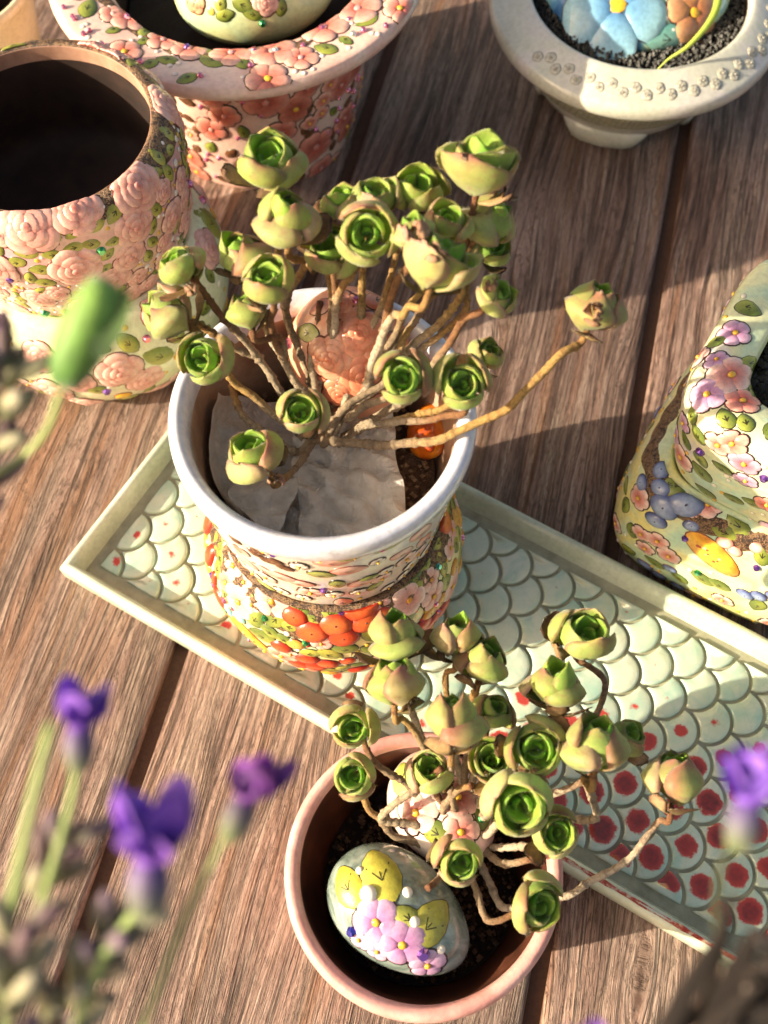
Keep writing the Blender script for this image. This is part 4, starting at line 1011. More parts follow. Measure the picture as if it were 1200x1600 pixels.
P2B = at(705, 1322, 3.3)
plant2 = thing('succulent', P2B, 'lower branching succulent with closed buds leaning out of the small pink pot', 'succulent')
hub2 = at(716, 1300, 5.0)
R2 = [
 (618, 986, 84, 11.0, (-.12, .75, .7), 'bud', [(690, 1220, 7.0), (640, 1110, 8.9)]),
 (712, 990, 80, 10.6, (.0, .7, .7), 'bud', [(715, 1200, 7.2), (704, 1060, 9.2)]),
 (612, 1060, 86, 11.0, (-.1, .85, .6), 'bud', [(700, 1250, 6.6), (672, 1175, 8.6), (625, 1125, 9.8)]),
 (758, 1030, 80, 10.4, (.2, .6, .75), 'bud', [(730, 1200, 7.2), (735, 1090, 9.0)]),
 (706, 1120, 102, 11.4, (.0, .8, .6), 'bud', [(712, 1250, 7.2), (704, 1195, 9.2)]),
 (774, 1110, 72, 10.0, (.25, .4, .9), 'cup', [(740, 1230, 6.8), (750, 1160, 8.4)]),
 (550, 1136, 78, 9.4, (-.1, -.40, .9), 'open', [(690, 1290, 5.8), (630, 1230, 7.0), (580, 1180, 8.0)]),
 (553, 1214, 78, 8.8, (-.1, -.35, .93), 'open', [(680, 1335, 5.6), (610, 1300, 6.4), (568, 1265, 7.2)]),
 (916, 990, 100, 11.0, (.1, .25, 1), 'cup', [(790, 1230, 6.8), (920, 1130, 8.6), (945, 1070, 9.6)]),
 (868, 1064, 96, 10.8, (.0, .7, .7), 'bud', [(780, 1240, 6.8), (868, 1160, 8.6)]),
 (932, 1156, 104, 11.0, (.05, .8, .6), 'bud', [(790, 1280, 6.2), (935, 1275, 7.6), (915, 1225, 9.0)]),
 (982, 1150, 60, 10.0, (.5, .3, .8), 'cup', [(800, 1280, 6.4), (930, 1220, 8.4)]),
 (834, 1172, 98, 10.6, (-.05, -.25, .97), 'open', [(760, 1270, 6.6), (815, 1215, 8.6)]),
 (814, 1258, 114, 10.8, (-.05, -.45, .9), 'open', [(760, 1300, 6.6), (800, 1285, 8.6)]),
 (1052, 1212, 98, 9.8, (.06, .85, .55), 'bud', [(790, 1420, 5.9), (890, 1397, 6.8), (985, 1340, 7.6), (1030, 1285, 8.3)]),
 (868, 1300, 86, 9.2, (.2, -.3, .9), 'open', [(780, 1330, 6.2), (850, 1320, 7.6)]),
 (716, 1348, 90, 9.2, (.05, -.45, .9), 'open', [(715, 1340, 6.6)]),
 (842, 1418, 94, 8.4, (.45, -.25, .85), 'open', [(735, 1385, 6.2), (765, 1440, 6.7), (805, 1432, 7.2)]),
 (672, 1204, 74, 8.6, (-.1, .2, .9), 'cup', [(690, 1260, 6.6)]),
 (768, 1192, 70, 8.8, (.1, .1, 1), 'flare', [(745, 1260, 6.6)]),
 (790, 1225, 60, 8.6, (-.2, .0, 1), 'cup', [(755, 1270, 6.6)]),
]
for i, (x, y, d, z, ax, kd, way) in enumerate(R2):
    b, A, R = rosette(plant2, P2B, x, y, d, z, ax, kd, 300 + i)
    st = hub2 + np.array([rng.uniform(-.3, .3), rng.uniform(-.3, .3), rng.uniform(-.6, .1)])
    stem(plant2, P2B, [st] + [at(*w) for w in way] + [b - A * .45 * R, b + A * .12 * R], rng, rng.uniform(.10, .13), rng.uniform(.6, .85), .35 if len(way) > 3 else 1.0)
m = MB(); tr = spline([P2B + np.array([0, 0, -.5]), P2B + np.array([.1, 0, .6]), hub2, hub2 + np.array([.1, .2, .4])]); tube(m, tr, [.32 + .05 * math.sin(i * 1.3) for i in range(len(tr))], [BARKC[1]] * len(tr), 11, .08, rng); m.build('trunk', STEM, plant2, P2B)
for way in ([(690, 1260, 7), (715, 1235, 8), (738, 1228, 8.6)], [(690, 1300, 6.4), (600, 1285, 7.0), (640, 1240, 8.0), (690, 1200, 9.0)], [(790, 1350, 6.4), (840, 1340, 7.4)], [(700, 1350, 6.6), (668, 1388, 7.6)]):
    stem(plant2, P2B, [hub2] + [at(*w) for w in way], rng, .125, .85)

# ------------------------------------------------------------------ rose pot (upper left) on its pale green bowl
RC = at(62, 195, 12.0); RX, RY = float(RC[0]), float(RC[1]); fcr = facing((RX, RY))
gb_prof = [(3.9, 0), (4.7, .15), (5.5, 1.2), (5.95, 2.8), (5.85, 4.4), (5.3, 5.8), (4.9, 6.2)]
green_bowl = thing('painted_bowl', (RX, RY, 0), 'pale green bowl with roses under the wide-mouthed rose pot', 'pot')
PGREEN = m_glaze('pale_green_glaze', [(.3, c('cdd6ae')), (.5, c('e2e2bc')), (.65, c('e9dfc0')), (.78, c('c2d6b4'))], .4, speck=c('f6efe0'))
lathe('wall', gb_prof + [(4.6, 6.2), (4.5, 5.8), (4.9, 4.0), (4.0, .9), (0, .8)], PGREEN, green_bowl, seed=41)
su = Surf(gb_prof); D = Decor(green_bowl, su, 41, (RX, RY, 0))
RT_, RB_ = c('f0bfb2'), c('c66a60')
for (x, y, r) in ((190, 583, 36), (232, 595, 30), (328, 388, 30), (120, 600, 26), (60, 560, 28)): D.px('rose', x, y, r, RT_, RB_)
for (x, y, r, a) in ((330, 345, 30, .1), (250, 558, 24, .9), (200, 540, 18, .5), (150, 612, 16, 1.2), (275, 525, 18, .3)): D.px('leaf', x, y, r, YG, GN, rot=a)
for (x, y, g) in ((230, 530, 'pink'), (318, 312, 'pink'), (168, 612, 'purple')): D.px('gem', x, y, 7, g)
D.scatter(130, .6, su.len - .6, fcr - 2, fcr + 2, [('rose', .95, RT_, RB_), ('leaf', .5, YG, GN), ('leaf', .45, LG, DG), ('dot', .16, c('f2ead8')), ('dot', .12, c('e6b83c')), ('flower', .55, PALE, PINK), ('berry', .35, c('f0c84a'), c('d89a20'))])
rp = [(4.35, 0), (4.6, .2), (5.0, 2.0), (5.2, 3.6), (5.15, 4.8), (4.95, 5.5), (4.6, 5.92)]
RZ = 6.02
rose_pot = thing('flower_pot', (RX, RY, RZ), 'large empty pink rose pot with dark open mouth and twig rim', 'pot')
ROSEG = m_glaze('lilac_pink_glaze', [(.3, c('cfa0b2')), (.45, c('dda8a2')), (.56, c('e3bca6')), (.7, c('cfa8c0'))], .45, speck=c('f4e8e2'))
lathe('wall', rp, ROSEG, rose_pot, seed=42)
LIT_IN = m_glaze('lit_clay_inner', [(.3, c('9a7462')), (.6, c('b48c78')), (.8, c('c49c88'))], .6, .6, .0, craze=0)  # lighter clay standing for the sunlit top of the inside wall
n_ = NT('shaded_clay_inside'); v_ = n_.obj(); n_.set(Base_Color=n_.ramp(n_.noise(v_, 1.2, 4), [(.3, c('1d110d')), (.7, c('33201a'))]), Roughness=.75); SHADE_IN = n_.m  # near-black pot insides: deep shade put into the clay colour
lathe('rim', [(4.6, 5.92), (4.45, 6.02), (4.3, 6.03), (4.2, 5.98)], BARK, rose_pot, seed=42)
lathe('lip', [(4.2, 5.98), (4.17, 5.9), (4.2, 5.3)], LIT_IN, rose_pot, seed=42)
lathe('inner_wall', [(4.2, 5.3), (4.3, 4.6), (4.5, 3.0), (4.2, .8), (0, .5)], SHADE_IN, rose_pot, seed=42)
su = Surf(rp + [(4.3, 6.05)]); D = Decor(rose_pot, su, 43, (RX, RY, RZ))
twig_band(rose_pot, su, su.len - .95, su.len, 6, rag=.25, hh=.04)
for (x, y, r) in ((45, 356, 46), (117, 325, 40), (217, 294, 42), (263, 160, 36), (212, 357, 34), (272, 340, 28), (120, 422, 40), (205, 403, 28), (178, 440, 30), (150, 60, 24), (185, 75, 20), (-10, 420, 36), (262, 400, 24), (60, 470, 26)): D.px('rose', x, y, r, c('f0bfb2'), c('c4625a'))
for (x, y, r, a) in ((264, 207, 14, .2), (250, 245, 14, .0), (266, 268, 14, .2), (182, 333, 16, 2.2), (147, 356, 16, 1.8), (117, 365, 14, 2.0), (143, 383, 14, 1.2), (178, 380, 12, 1.5), (116, 390, 15, 1.6), (85, 400, 14, 1.5), (42, 398, 16, 1.6), (62, 425, 15, 1.6), (212, 85, 14, .6), (20, 55, 16, 1.5), (25, 412, 14, 1.8), (245, 330, 14, .5), (240, 380, 12, .5), (160, 470, 14, 1.2), (68, 445, 14, 1.4)): D.px('leaf', x, y, r, c('c3bc5a'), c('7f8434'), rot=a)
for (x, y, g) in ((158, 393, 'green'), (15, 437, 'purple'), (305, 288, 'pink'), (70, 490, 'green')): D.px('gem', x, y, 8, g)
D.scatter(120, .3, su.len - .5, fcr - 2, fcr + 2, [('rose', .6, c('f0bfb2'), c('c4625a')), ('leaf', .34, c('c3bc5a'), c('7f8434'))], .62)
D.scatter(170, .3, su.len - .5, fcr - 2, fcr + 2, [('leaf', .26, YG, GN), ('dot', .08, c('f6ece4')), ('dot', .07, c('e4b44a')), ('leaf', .38, c('c3bc5a'), c('7f8434')), ('leaf', .32, YG, GN), ('dot', .14, c('f2e6e0')), ('dot', .11, c('e4b44a')), ('rose', .75, c('f0bfb2'), c('c4625a'))])

# ------------------------------------------------------------------ wide-rimmed blossom pot (top)
KC = at(370, -78, 10.0); KX, KY = float(KC[0]), float(KC[1]); fck = facing((KX, KY))
blossom_pot = thing('flower_pot', (KX, KY, 0), 'pink cherry-blossom pot with a wide flat rim behind the rose pot', 'pot')
PBG = m_glaze('blush_glaze', [(.3, c('dba99e')), (.5, c('e6c0b4')), (.7, c('ecd2c6'))], .4, craze=0)
body = [(4.4, 0), (4.8, .2), (5.3, 2.5), (5.7, 5.0), (6.1, 7.6), (6.4, 8.75)]
lathe('wall', body, PBG, blossom_pot, seed=51)
flange = [(6.4, 8.75), (7.6, 9.05), (8.3, 9.2), (8.5, 9.5), (8.42, 9.8), (8.2, 9.95), (7.4, 9.92), (6.4, 9.8), (5.95, 9.7)]
lathe('rim', flange + [(5.8, 9.5)], PBG, blossom_pot, seed=52, seg=120)
lathe('inner_wall', [(5.8, 9.5), (5.6, 8.0), (5.2, 4.0), (4.4, 1.0), (0, .8)], SHADE_IN, blossom_pot, seed=52)
su = Surf([(8.42, 9.8), (8.2, 9.95), (7.4, 9.92), (6.4, 9.8), (5.95, 9.7)]); D = Decor(blossom_pot, su, 53, (KX, KY, 0))
FT, FB = c('f0beae'), c('cc4e3c')
for (x, y, r) in ((500, 26, 36), (427, 76, 36), (360, 76, 32), (300, 46, 28), (255, 52, 26), (470, 86, 26), (210, 5, 30), (560, 10, 34), (180, 20, 20), (395, 62, 24)): D.px('flower', x, y, r, FT, FB, ctr_col=c('e8a0a0'))
for (x, y, r, a) in ((330, 92, 18, 1.2), (310, 76, 18, 1.8), (378, 94, 14, .3), (508, 72, 16, .6), (570, 30, 16, 1.2), (230, 40, 14, .4), (140, 10, 18, .9)): D.px('leaf', x, y, r, LG, DG, rot=a)
for (x, y, g) in ((297, 46, 'purple'), (430, 76, 'clear'), (398, 58, 'pink'), (497, 26, 'pink'), (550, 52, 'clear'), (208, 4, 'pink')): D.px('gem', x, y, 6, g)
D.scatter(110, .3, su.len - .3, fck - 2.2, fck + 2.2, [('flower', .95, FT, FB), ('leaf', .4, LG, DG), ('gem', .13, 'pink'), ('dot', .12, c('f4e2da'))], .66)
sub = Surf([(5.86, 9.62), (6.5, 9.82), (7.0, 9.9)][::-1]); twig_band(blossom_pot, Surf([(7.2, 9.92), (6.4, 9.8), (5.95, 9.7)]), .75, 1.2, 7, rag=.3, hh=.04)
su = Surf(body); D = Decor(blossom_pot, su, 54, (KX, KY, 0))
for (x, y, r) in ((415, 162, 34), (325, 148, 30), (495, 232, 34), (535, 135, 26), (378, 148, 22), (480, 140, 24), (350, 185, 24), (440, 210, 24), (540, 185, 24), (505, 268, 24), (330, 205, 24), (400, 260, 26)): D.px('flower', x, y, r, c('e0998a'), c('b0402f'), ctr_col=c('d89088'))
D.scatter(170, .4, su.len - .3, fck - 1.9, fck + 1.9, [('flower', .95, c('d88a78'), c('98301f')), ('leaf', .42, LG, DG), ('flower', .5, FT, FB), ('gem', .13, 'pink'), ('leaf', .35, c('8a5a3c'), c('5a3624'))], .62)
# painted stone showing in its mouth
ec = at(398, -20, 9.4)
MINTS = m_glaze('mint_stone', [(.3, c('b6d6b8')), (.5, c('dbe0a8')), (.7, c('efd9a0'))], .4)
disc_soil('soil', (KX, KY), 5.35, 7.2, SOIL, 'dark soil inside the wide-rimmed cherry-blossom pot', seed=8)
stone('painted_stone', Egg(ec, (.96, .1, .05), (3.6, 2.4, 2.3), .05), MINTS, 'mint painted stone with roses in the mouth of the wide-rimmed blossom pot', [('rose', 415, 4, 22, RT_, RB_), ('leaf', 380, 8, 16, LG, DG), ('leaf', 395, 22, 14, LG, DG), ('leaf', 352, 24, 14, LG, DG), ('rose', 305, 4, 18, c('f0b890'), CORAL), ('leaf', 345, 5, 12, YG, GN), ('leaf', 440, 12, 12, LG, DG), ('gem', 410, 36, 6, 'green'), ('dot', 330, 18, 6, c('ecc85a'))])

# ------------------------------------------------------------------ footed pale pot (top right)
FC = at(1000, -15, 6.0); FX, FY = float(FC[0]), float(FC[1]); fcf = facing((FX, FY))
footed = thing('flower_pot', (FX, FY, 0), 'shaded grey-green footed pot with thick rim and woven band at top right', 'pot')
GREYG = m_glaze('celadon_grey_glaze', [(.3, c('bcbcb0')), (.5, c('cacabe')), (.7, c('d0caca'))], .35, .2, .6, craze=0)
n_ = NT('woven_band_glaze'); v_ = n_.obj(); ch_ = n_.voro(v_, 3.6, 'DISTANCE_TO_EDGE', .1)
n_.set(Base_Color=n_.mixc(n_.ramp(ch_, [(.0, 0.0), (.12, 1.0)]), c('8c8972'), c('b4b19a')), Roughness=.4); n_.bump(n_.ramp(ch_, [(.0, 0.0), (.2, 1.0)]), .6, .003); WOVEN = n_.m
lathe('wall', [(3.8, .6), (4.3, .8), (4.8, 1.5), (5.1, 2.05)], GREYG, footed, seed=61)
lathe('woven_band', [(5.1, 2.05), (5.5, 2.8), (5.85, 3.6), (6.2, 4.3)], WOVEN, footed, seed=61)
lathe('rim', [(6.2, 4.3), (6.75, 4.35), (7.15, 4.6), (7.28, 5.0), (7.2, 5.35), (6.9, 5.55), (6.2, 5.9), (5.65, 6.1), (5.4, 6.08), (5.28, 5.85)], GREYG, footed, seed=62, seg=120)
lathe('inner_wall', [(5.28, 5.85), (5.1, 4.0), (4.0, 1.6), (0, 1.4)], SHADE_IN, footed, seed=62)
lathe('underside', [(3.8, .6), (3.2, .65), (0, .7)], GREYG, footed, seed=61)
for k in range(4):
    a = fcf - .02 + k * math.pi / 2; m = MB(); dr = np.array([math.cos(a), math.sin(a), 0]); tg = np.array([-math.sin(a), math.cos(a), 0])
    rows = []
    for (z, r0, w, th) in ((0, 4.0, 1.75, .4), (.1, 4.02, 1.9, .5), (.5, 4.05, 2.15, .55), (1.25, 4.1, 2.5, .6)):
        row_ = []
        for j in range(17):
            t = 2 * math.pi * j / 16; x = math.copysign(abs(math.cos(t)) ** .6, math.cos(t)) * w; y = math.copysign(abs(math.sin(t)) ** .6, math.sin(t)) * th
            aa = x / 4.2; rr = r0 + y; row_.append(m.add((rr * math.cos(a + aa), rr * math.sin(a + aa), z)))
        rows.append(row_)
    for i in range(3):
        for j in range(16): m.f.append((rows[i][j], rows[i][j + 1], rows[i + 1][j + 1], rows[i + 1][j]))
    m.f.append(tuple(rows[0][:16])[::-1]); m.f.append(tuple(rows[-1][:16])); m.build('foot', GREYG, footed)
# lace of small raised blossoms on the rim
su = Surf([(7.2, 5.35), (6.9, 5.55), (6.2, 5.9), (5.65, 6.1)]); D = Decor(footed, su, 63, (FX, FY, 0))
for k in range(46):
    a = fcf + .05 + (k - 8) * .085
    D.put('flower', a, .75 + .32 * (k % 2) - .1, .24, c('c9c6ba'), c('9a968a'), ctr_col=c('b0aca0'), dark=c('a29e90'))
su = Surf([(4.2, 1.1), (4.75, 1.6), (5.1, 2.05)]); D = Decor(footed, su, 64, (FX, FY, 0))
for k in range(5): D.put('berry', fcf - 1.2 + .6 * k, .5, .3, c('c6d6b8'), c('8ab09a'), star=False)
def gravel(name, ctr, r0, r1, z, n, label, seed, sz=(.12, .26), cols=('0e0d0c', '171513', '242220', '0a0908'), sq=None):
    rg = random.Random(seed); m = MB(); s_ = Surf([(1, 0), (1, 1)], sq)
    for i in range(n):
        a = rg.uniform(0, 6.28); r = math.sqrt(rg.uniform(r0 * r0, r1 * r1)) * s_.cs(a); q = rg.uniform(*sz); cc = c(rg.choice(cols)); p = np.array([ctr[0] + r * math.cos(a), ctr[1] + r * math.sin(a), z + rg.uniform(-.1, .12)])
        ids = [m.add(p + q * rg.uniform(.7, 1.2) * np.array(v), cc) for v in ((1, 0, 0), (-1, 0, 0), (0, 1, 0), (0, -1, 0), (0, 0, .8), (0, 0, -.8))]
        for t in ((0, 2, 4), (2, 1, 4), (1, 3, 4), (3, 0, 4), (2, 0, 5), (1, 2, 5), (3, 1, 5), (0, 3, 5)): m.f.append(tuple(ids[k] for k in t))
    o = m.build(name, GRAV, None, (ctr[0], ctr[1], z), smooth=False); o.location = (ctr[0] * S, ctr[1] * S, z * S); return tag(o, label, 'gravel', kind='stuff')
n_ = NT('black_gravel'); a_ = n_.node('ShaderNodeAttribute', attribute_name='Col'); n_.set(Base_Color=a_.outputs[0], Roughness=.5); GRAV = n_.m
disc_soil('soil', (FX, FY), 5.15, 5.15, SOIL, 'dark soil inside the footed pot at top right', seed=9)
gravel('gravel', (FX, FY), 3.6, 5.2, 5.45, 3600, 'black glittering gravel ring round the blue stone in the footed pot', 6, (.06, .14))
ec = at(994, -24, 5.55)
n_ = NT('blue_watercolour'); v_ = n_.obj(); n_.set(Base_Color=n_.ramp(n_.noise(v_, .35, 5, .55, 1.0), [(.32, c('3f6aa0')), (.46, c('6aa6cc')), (.56, c('9fd2cf')), (.64, c('cbd9a8')), (.74, c('c08a5c'))]), Roughness=.2, Coat_Weight=.6, Coat_Roughness=.06); BLUES = n_.m
BL1, BL2 = c('a4d2e0'), c('3f78b4')
stone('painted_stone', Egg(ec, (1, .0, .0), (4.65, 4.4, 1.7), .04), BLUES, 'blue painted stone with a white-dotted blossom in the footed pot', [
    ('flower', 965, 8, 78, BL1, BL2), ('flower', 1085, 20, 46, c('d0a078'), c('a8603c')), ('leaf', 905, 40, 34, c('9ac8d4'), c('4c88b4'), .8), ('leaf', 1040, 62, 30, c('a8d4c4'), c('6aa8a4'), 1.6)] +
    [('dot', x, y, 5, c('f2f0ea')) for (x, y) in ((923, 14), (985, 18), (1008, 8), (1019, 33), (1038, 14), (1050, 4), (1040, 28), (1052, 48), (1083, 22), (960, 4), (978, 34), (936, 30), (1062, 58), (1000, 52))])
# thin green blade lying over its rim
m = MB(); sp = spline([at(1110, -140, 7.4), at(1121, -60, 7.6), at(1122, 0, 7.7), at(1108, 35, 7.6), at(1075, 72, 7.2), at(1045, 92, 6.75), at(1028, 108, 6.35)], .12); N_ = len(sp)
tube(m, sp, [.22 * (1 - (i / N_) ** 3) + .02 for i in range(N_)], [mix(c('a8c83c'), c('c8d868'), i / N_) for i in range(N_)], 8)
o = m.build('grass_blade', m_vcol('blade_green', .45, .3), None, sp[0]); o.location = tuple(np.array(sp[0]) * S); tag(o, 'thin bright green blade hanging over the rim of the footed pot', 'leaf')

gravel('soil_crumbs', (QX, QY), 0, 3.2, 3.62, 1400, 'loose brown soil crumbs in the small pink pot', 16, (.04, .14), ('3a281d', '54402f', '6b5340', '2a1c14'))
gravel('soil_crumbs', (PCX, PCY), 0, 3.5, WZ + 3.25, 1400, 'loose brown crumbs on the soil of the white-rimmed pot', 17, (.04, .13), ('6a5340', '8a735c', '54402f', '9a8268'))
# ------------------------------------------------------------------ square stacked pots (right)
SQ = 4.4; srz = TA
SC = np.array(at(1150, 800, 0)); sqc = T0 * 0
LC = at(930, 862, 0)                       # left front foot of the lower square pot
half = 4.3
sx_, sy_ = float(LC[0] + tu[0] * half + tv[0] * half - .0), float(LC[1] + tu[1] * half + tv[1] * half)
lowsq = thing('square_pot', (sx_, sy_, 0), 'lower square pot with blueberries and a yellow fruit slice, at the right edge', 'pot', rz=srz)
lp = [(3.5, 0), (4.0, .15), (4.45, 1.2), (4.65, 3.2), (4.5, 5.2), (4.1, 6.3), (3.7, 6.6)]
SQG = m_glaze('yellow_mint_glaze', [(.3, c('aed0b8')), (.45, c('d3deb6')), (.6, c('ecdf8c')), (.75, c('cbdfc4'))], .4, speck=c('f4eedc'))
lathe('wall', lp + [(3.4, 6.6), (3.3, 5.8), (3.3, .8), (0, .7)], SQG, lowsq, sq=SQ, seg=128, wob=.001)
su = Surf(lp, SQ); D = Decor(lowsq, su, 71, (sx_, sy_, 0), srz); fcs = facing((sx_, sy_)) - srz
twig_band(lowsq, su, su.len - .9, su.len - .05, 8, seg=160)
B1, B2 = c('a4b4d4'), c('4a5890')
for (x, y, r) in ((1029, 735, 15), (1028, 760, 17), (1033, 794, 25), (1068, 791, 27), (1022, 815, 18), (1080, 823, 13), (1000, 755, 14), (1160, 930, 14), (1185, 935, 13)): D.px('berry', x, y, r * .86, B1, B2, dark=c('2a2a50'), hl=False)
for (x, y, r) in ((996, 780, 20), (1103, 787, 22), (1001, 836, 16), (1027, 848, 18), (1043, 870, 18), (1085, 800, 14), (1128, 940, 16)): D.px('flower', x, y, r, PALE, CORAL)
D.px('slice', 1110, 868, 46, -.45)
for (x, y, r, a) in ((1060, 750, 18, .3), (1045, 755, 14, 0), (1150, 818, 20, 1.0), (1130, 835, 18, 1.6), (985, 830, 14, .3), (1020, 880, 14, 1.2), (1095, 905, 18, 1.2), (1120, 915, 16, 1.5), (1060, 905, 14, 1.0), (1190, 870, 16, .2)): D.px('leaf', x, y, r, LG, DG, rot=a)
for (x, y, r) in ((1130, 848, 12), (1145, 862, 10), (1180, 858, 10)): D.px('berry', x, y, r, c('f0d8c8'), c('cf8a78'), star=False)
for (x, y, g) in ((1070, 844, 'purple'), (1182, 888, 'purple'), (1090, 897, 'green')): D.px('gem', x, y, 6, g)
D.scatter(110, .4, su.len - 1.0, fcs - 1.9, fcs + 1.9, [('leaf', .42, LG, DG), ('flower', .45, PALE, CORAL), ('dot', .1, c('f2ecd8')), ('dot', .09, c('e6b83c')), ('berry', .3, B1, B2)])
usq = thing('square_pot', (sx_ + tu[0] * .35 + tv[0] * .15, sy_ + tu[1] * .35 + tv[1] * .15, 6.5), 'upper square pot with pink and lilac blossoms, stacked on the blueberry pot', 'pot', rz=srz)
ub = (sx_ + tu[0] * .35 + tv[0] * .15, sy_ + tu[1] * .35 + tv[1] * .15, 6.5)
up_ = [(3.3, 0), (3.65, .2), (3.95, 1.3), (4.15, 2.9), (4.3, 4.0), (4.3, 4.8), (4.1, 5.2), (3.5, 5.4), (2.75, 5.25), (2.55, 5.05)]
USG = m_glaze('cream_mint_glaze', [(.3, c('a4cfc0')), (.45, c('d3dcb4')), (.6, c('e6e2b4')), (.75, c('d9d2da'))], .45, speck=c('f4eedc'))
lathe('wall', up_ + [(2.5, 4.8), (2.6, 4.0), (2.6, .8), (0, .7)], USG, usq, sq=SQ, seg=128, wob=.001)
su = Surf(up_, SQ); D = Decor(usq, su, 72, ub, srz)
for (x, y, r, t_, b_) in ((1142, 584, 32, PALE, CORAL), (1160, 624, 24, c('f0b0a0'), c('c84434')), (1102, 616, 26, LIL, LILB), (1146, 518, 24, LIL, LILB), (1061, 714, 24, PALE, CORAL), (1118, 697, 22, PALE, CORAL), (1143, 695, 22, c('f0b8aa'), c('c85040')), (1160, 726, 24, LIL, c('c04a60')), (1052, 680, 16, LIL, LILB), (1196, 790, 20, c('f0a090'), c('c8302a')), (1120, 560, 16, LIL, LILB)): D.px('flower', x, y, r, t_, b_)
for (x, y, r, a) in ((1068, 688, 15, .6), (1095, 740, 18, .9), (1090, 682, 16, .8), (1128, 735, 14, 1.2), (1142, 780, 14, 1.5), (1130, 655, 15, 1.2), (1185, 600, 22, .6), (1165, 660, 14, 1.0), (1178, 570, 18, .4), (1175, 790, 14, 1.5), (1168, 480, 18, .3), (1120, 530, 14, .8), (1080, 650, 14, .4)): D.px('leaf', x, y, r, LG, DG, rot=a)
for (x, y, g) in ((1092, 707, 'purple'), (1191, 748, 'purple')): D.px('gem', x, y, 8, g)
D.scatter(110, .4, su.len - .3, fcs - 2, fcs + 2, [('leaf', .4, LG, DG), ('flower', .5, PALE, CORAL), ('flower', .45, LIL, LILB), ('dot', .1, c('f2ecd8')), ('dot', .09, c('e6b83c'))])
disc_soil('soil', (0, 0), 2.5, 0, SOIL, 'dark soil filling the upper square pot', seed=10, sq=SQ)
so = [o for o in bpy.data.objects if o.get('label') == 'dark soil filling the upper square pot'][0]; so.location = (ub[0] * S, ub[1] * S, (ub[2] + 4.3) * S); so.rotation_euler = (0, 0, srz)
g_ = gravel('gravel', (0, 0), 0, 2.4, 0, 1000, 'black gritty pebbles on the soil of the upper square pot', 12, sq=SQ); g_.location = (ub[0] * S, ub[1] * S, (ub[2] + 4.45) * S); g_.rotation_euler = (0, 0, srz)

# ------------------------------------------------------------------ cream bowl cut by the top left corner
CC = at(-78, -30, 7.0)
cream = thing('flower_pot', (float(CC[0]), float(CC[1]), 0), 'plain cream pot cut off by the top left corner', 'pot')
CREAM = m_glaze('cream_glaze', [(.3, c('d9d3ae')), (.6, c('e6e0c2'))], .5, .3, .4, craze=0)
lathe('wall', [(2.6, 0), (2.9, .2), (3.2, 3.0), (3.6, 6.0), (3.75, 6.7), (3.6, 7.0), (3.35, 6.9), (3.2, 6.4)], CREAM, cream, seed=81)
lathe('inner_wall', [(3.2, 6.4), (3.0, 4.0), (2.5, .8), (0, .7)], SHADE_IN, cream, seed=81)

# ------------------------------------------------------------------ lavender in the foreground
PET = m_vcol('lavender_petal', .55, .35, .18, 9, .4); GRN = m_vcol('lavender_green', .6, .15, .3, 7, .4)
V1, V2, V3 = c('aa74ee'), c('7c34ca'), c('6a1a8e')
DARKB = m_plain('dark_bract', c('1c1310'), .9, .3, 8)
def petal(m, b, dr, wd, Ln, ca, cb, curl, up, thick=.02, n=6):
    rows = []; side = nrm(np.cross(dr, up))
    for s in (0, 1):
        for i in range(n):
            t = i / (n - 1); p = b + dr * Ln * t + up * (curl * t * t * Ln) ; w = wd * (math.sin(math.pi * (.12 + .80 * t)) ** .8)
            for j in range(5): u = -1 + j / 2; rows.append(m.add(p + side * w * u + up * (.25 * w * u * u + (thick if s else 0) * (1 - u * u)), mix(ca, cb, t)))
    for s in (0, 1):
        for i in range(n - 1):
            for j in range(4):
                q = [s * n * 5 + i * 5 + j, s * n * 5 + i * 5 + j + 1, s * n * 5 + (i + 1) * 5 + j + 1, s * n * 5 + (i + 1) * 5 + j]
                m.f.append(tuple(rows[k] for k in (q if s else q[::-1])))
def bud(m, b, d, Ln, r, ca, cb, seg=8):
    sp = [b + d * Ln * t for t in np.linspace(0, 1, 7)]; tube(m, sp, [r * max(.25, math.sin(math.pi * (.15 + .72 * t)) ** .7) for t in np.linspace(0, 1, 7)], [mix(ca, cb, t) for t in np.linspace(0, 1, 7)], seg)
def floret(root, off, b, d, size, cols, rng, n=9):
    size *= 1.55
    d = nrm(d); X = nrm(np.cross(d, (.2, .3, .9))); Y = np.cross(d, X)
    m = MB(); bud(m, b - d * size * .55, d, size * .75, size * .26, c('6a7a3c'), mix(c('5a4a6a'), cols[1], .4)); cal = m.build('calyx', GRN, root, off)
    m = MB(); bud(m, b, d, size * .45, size * .2, cols[1], cols[0]); fl = m.build('flower', PET, root, off)
    a0 = rng.uniform(0, 6)
    for k in range(n):
        a = a0 + 2 * math.pi * k / n; o = X * math.cos(a) + Y * math.sin(a); m = MB()
        petal(m, b + d * size * .2 + o * size * .1, nrm(o * rng.uniform(.1, .5) + d), size * rng.uniform(.24, .36), size * rng.uniform(.4, .9), mix(cols[1], V3, rng.random() * .4), mix(cols[0], cols[1], rng.random() * .6), rng.uniform(-.1, .3), nrm(o - d * .3)); m.build('petal', PET, fl, off)
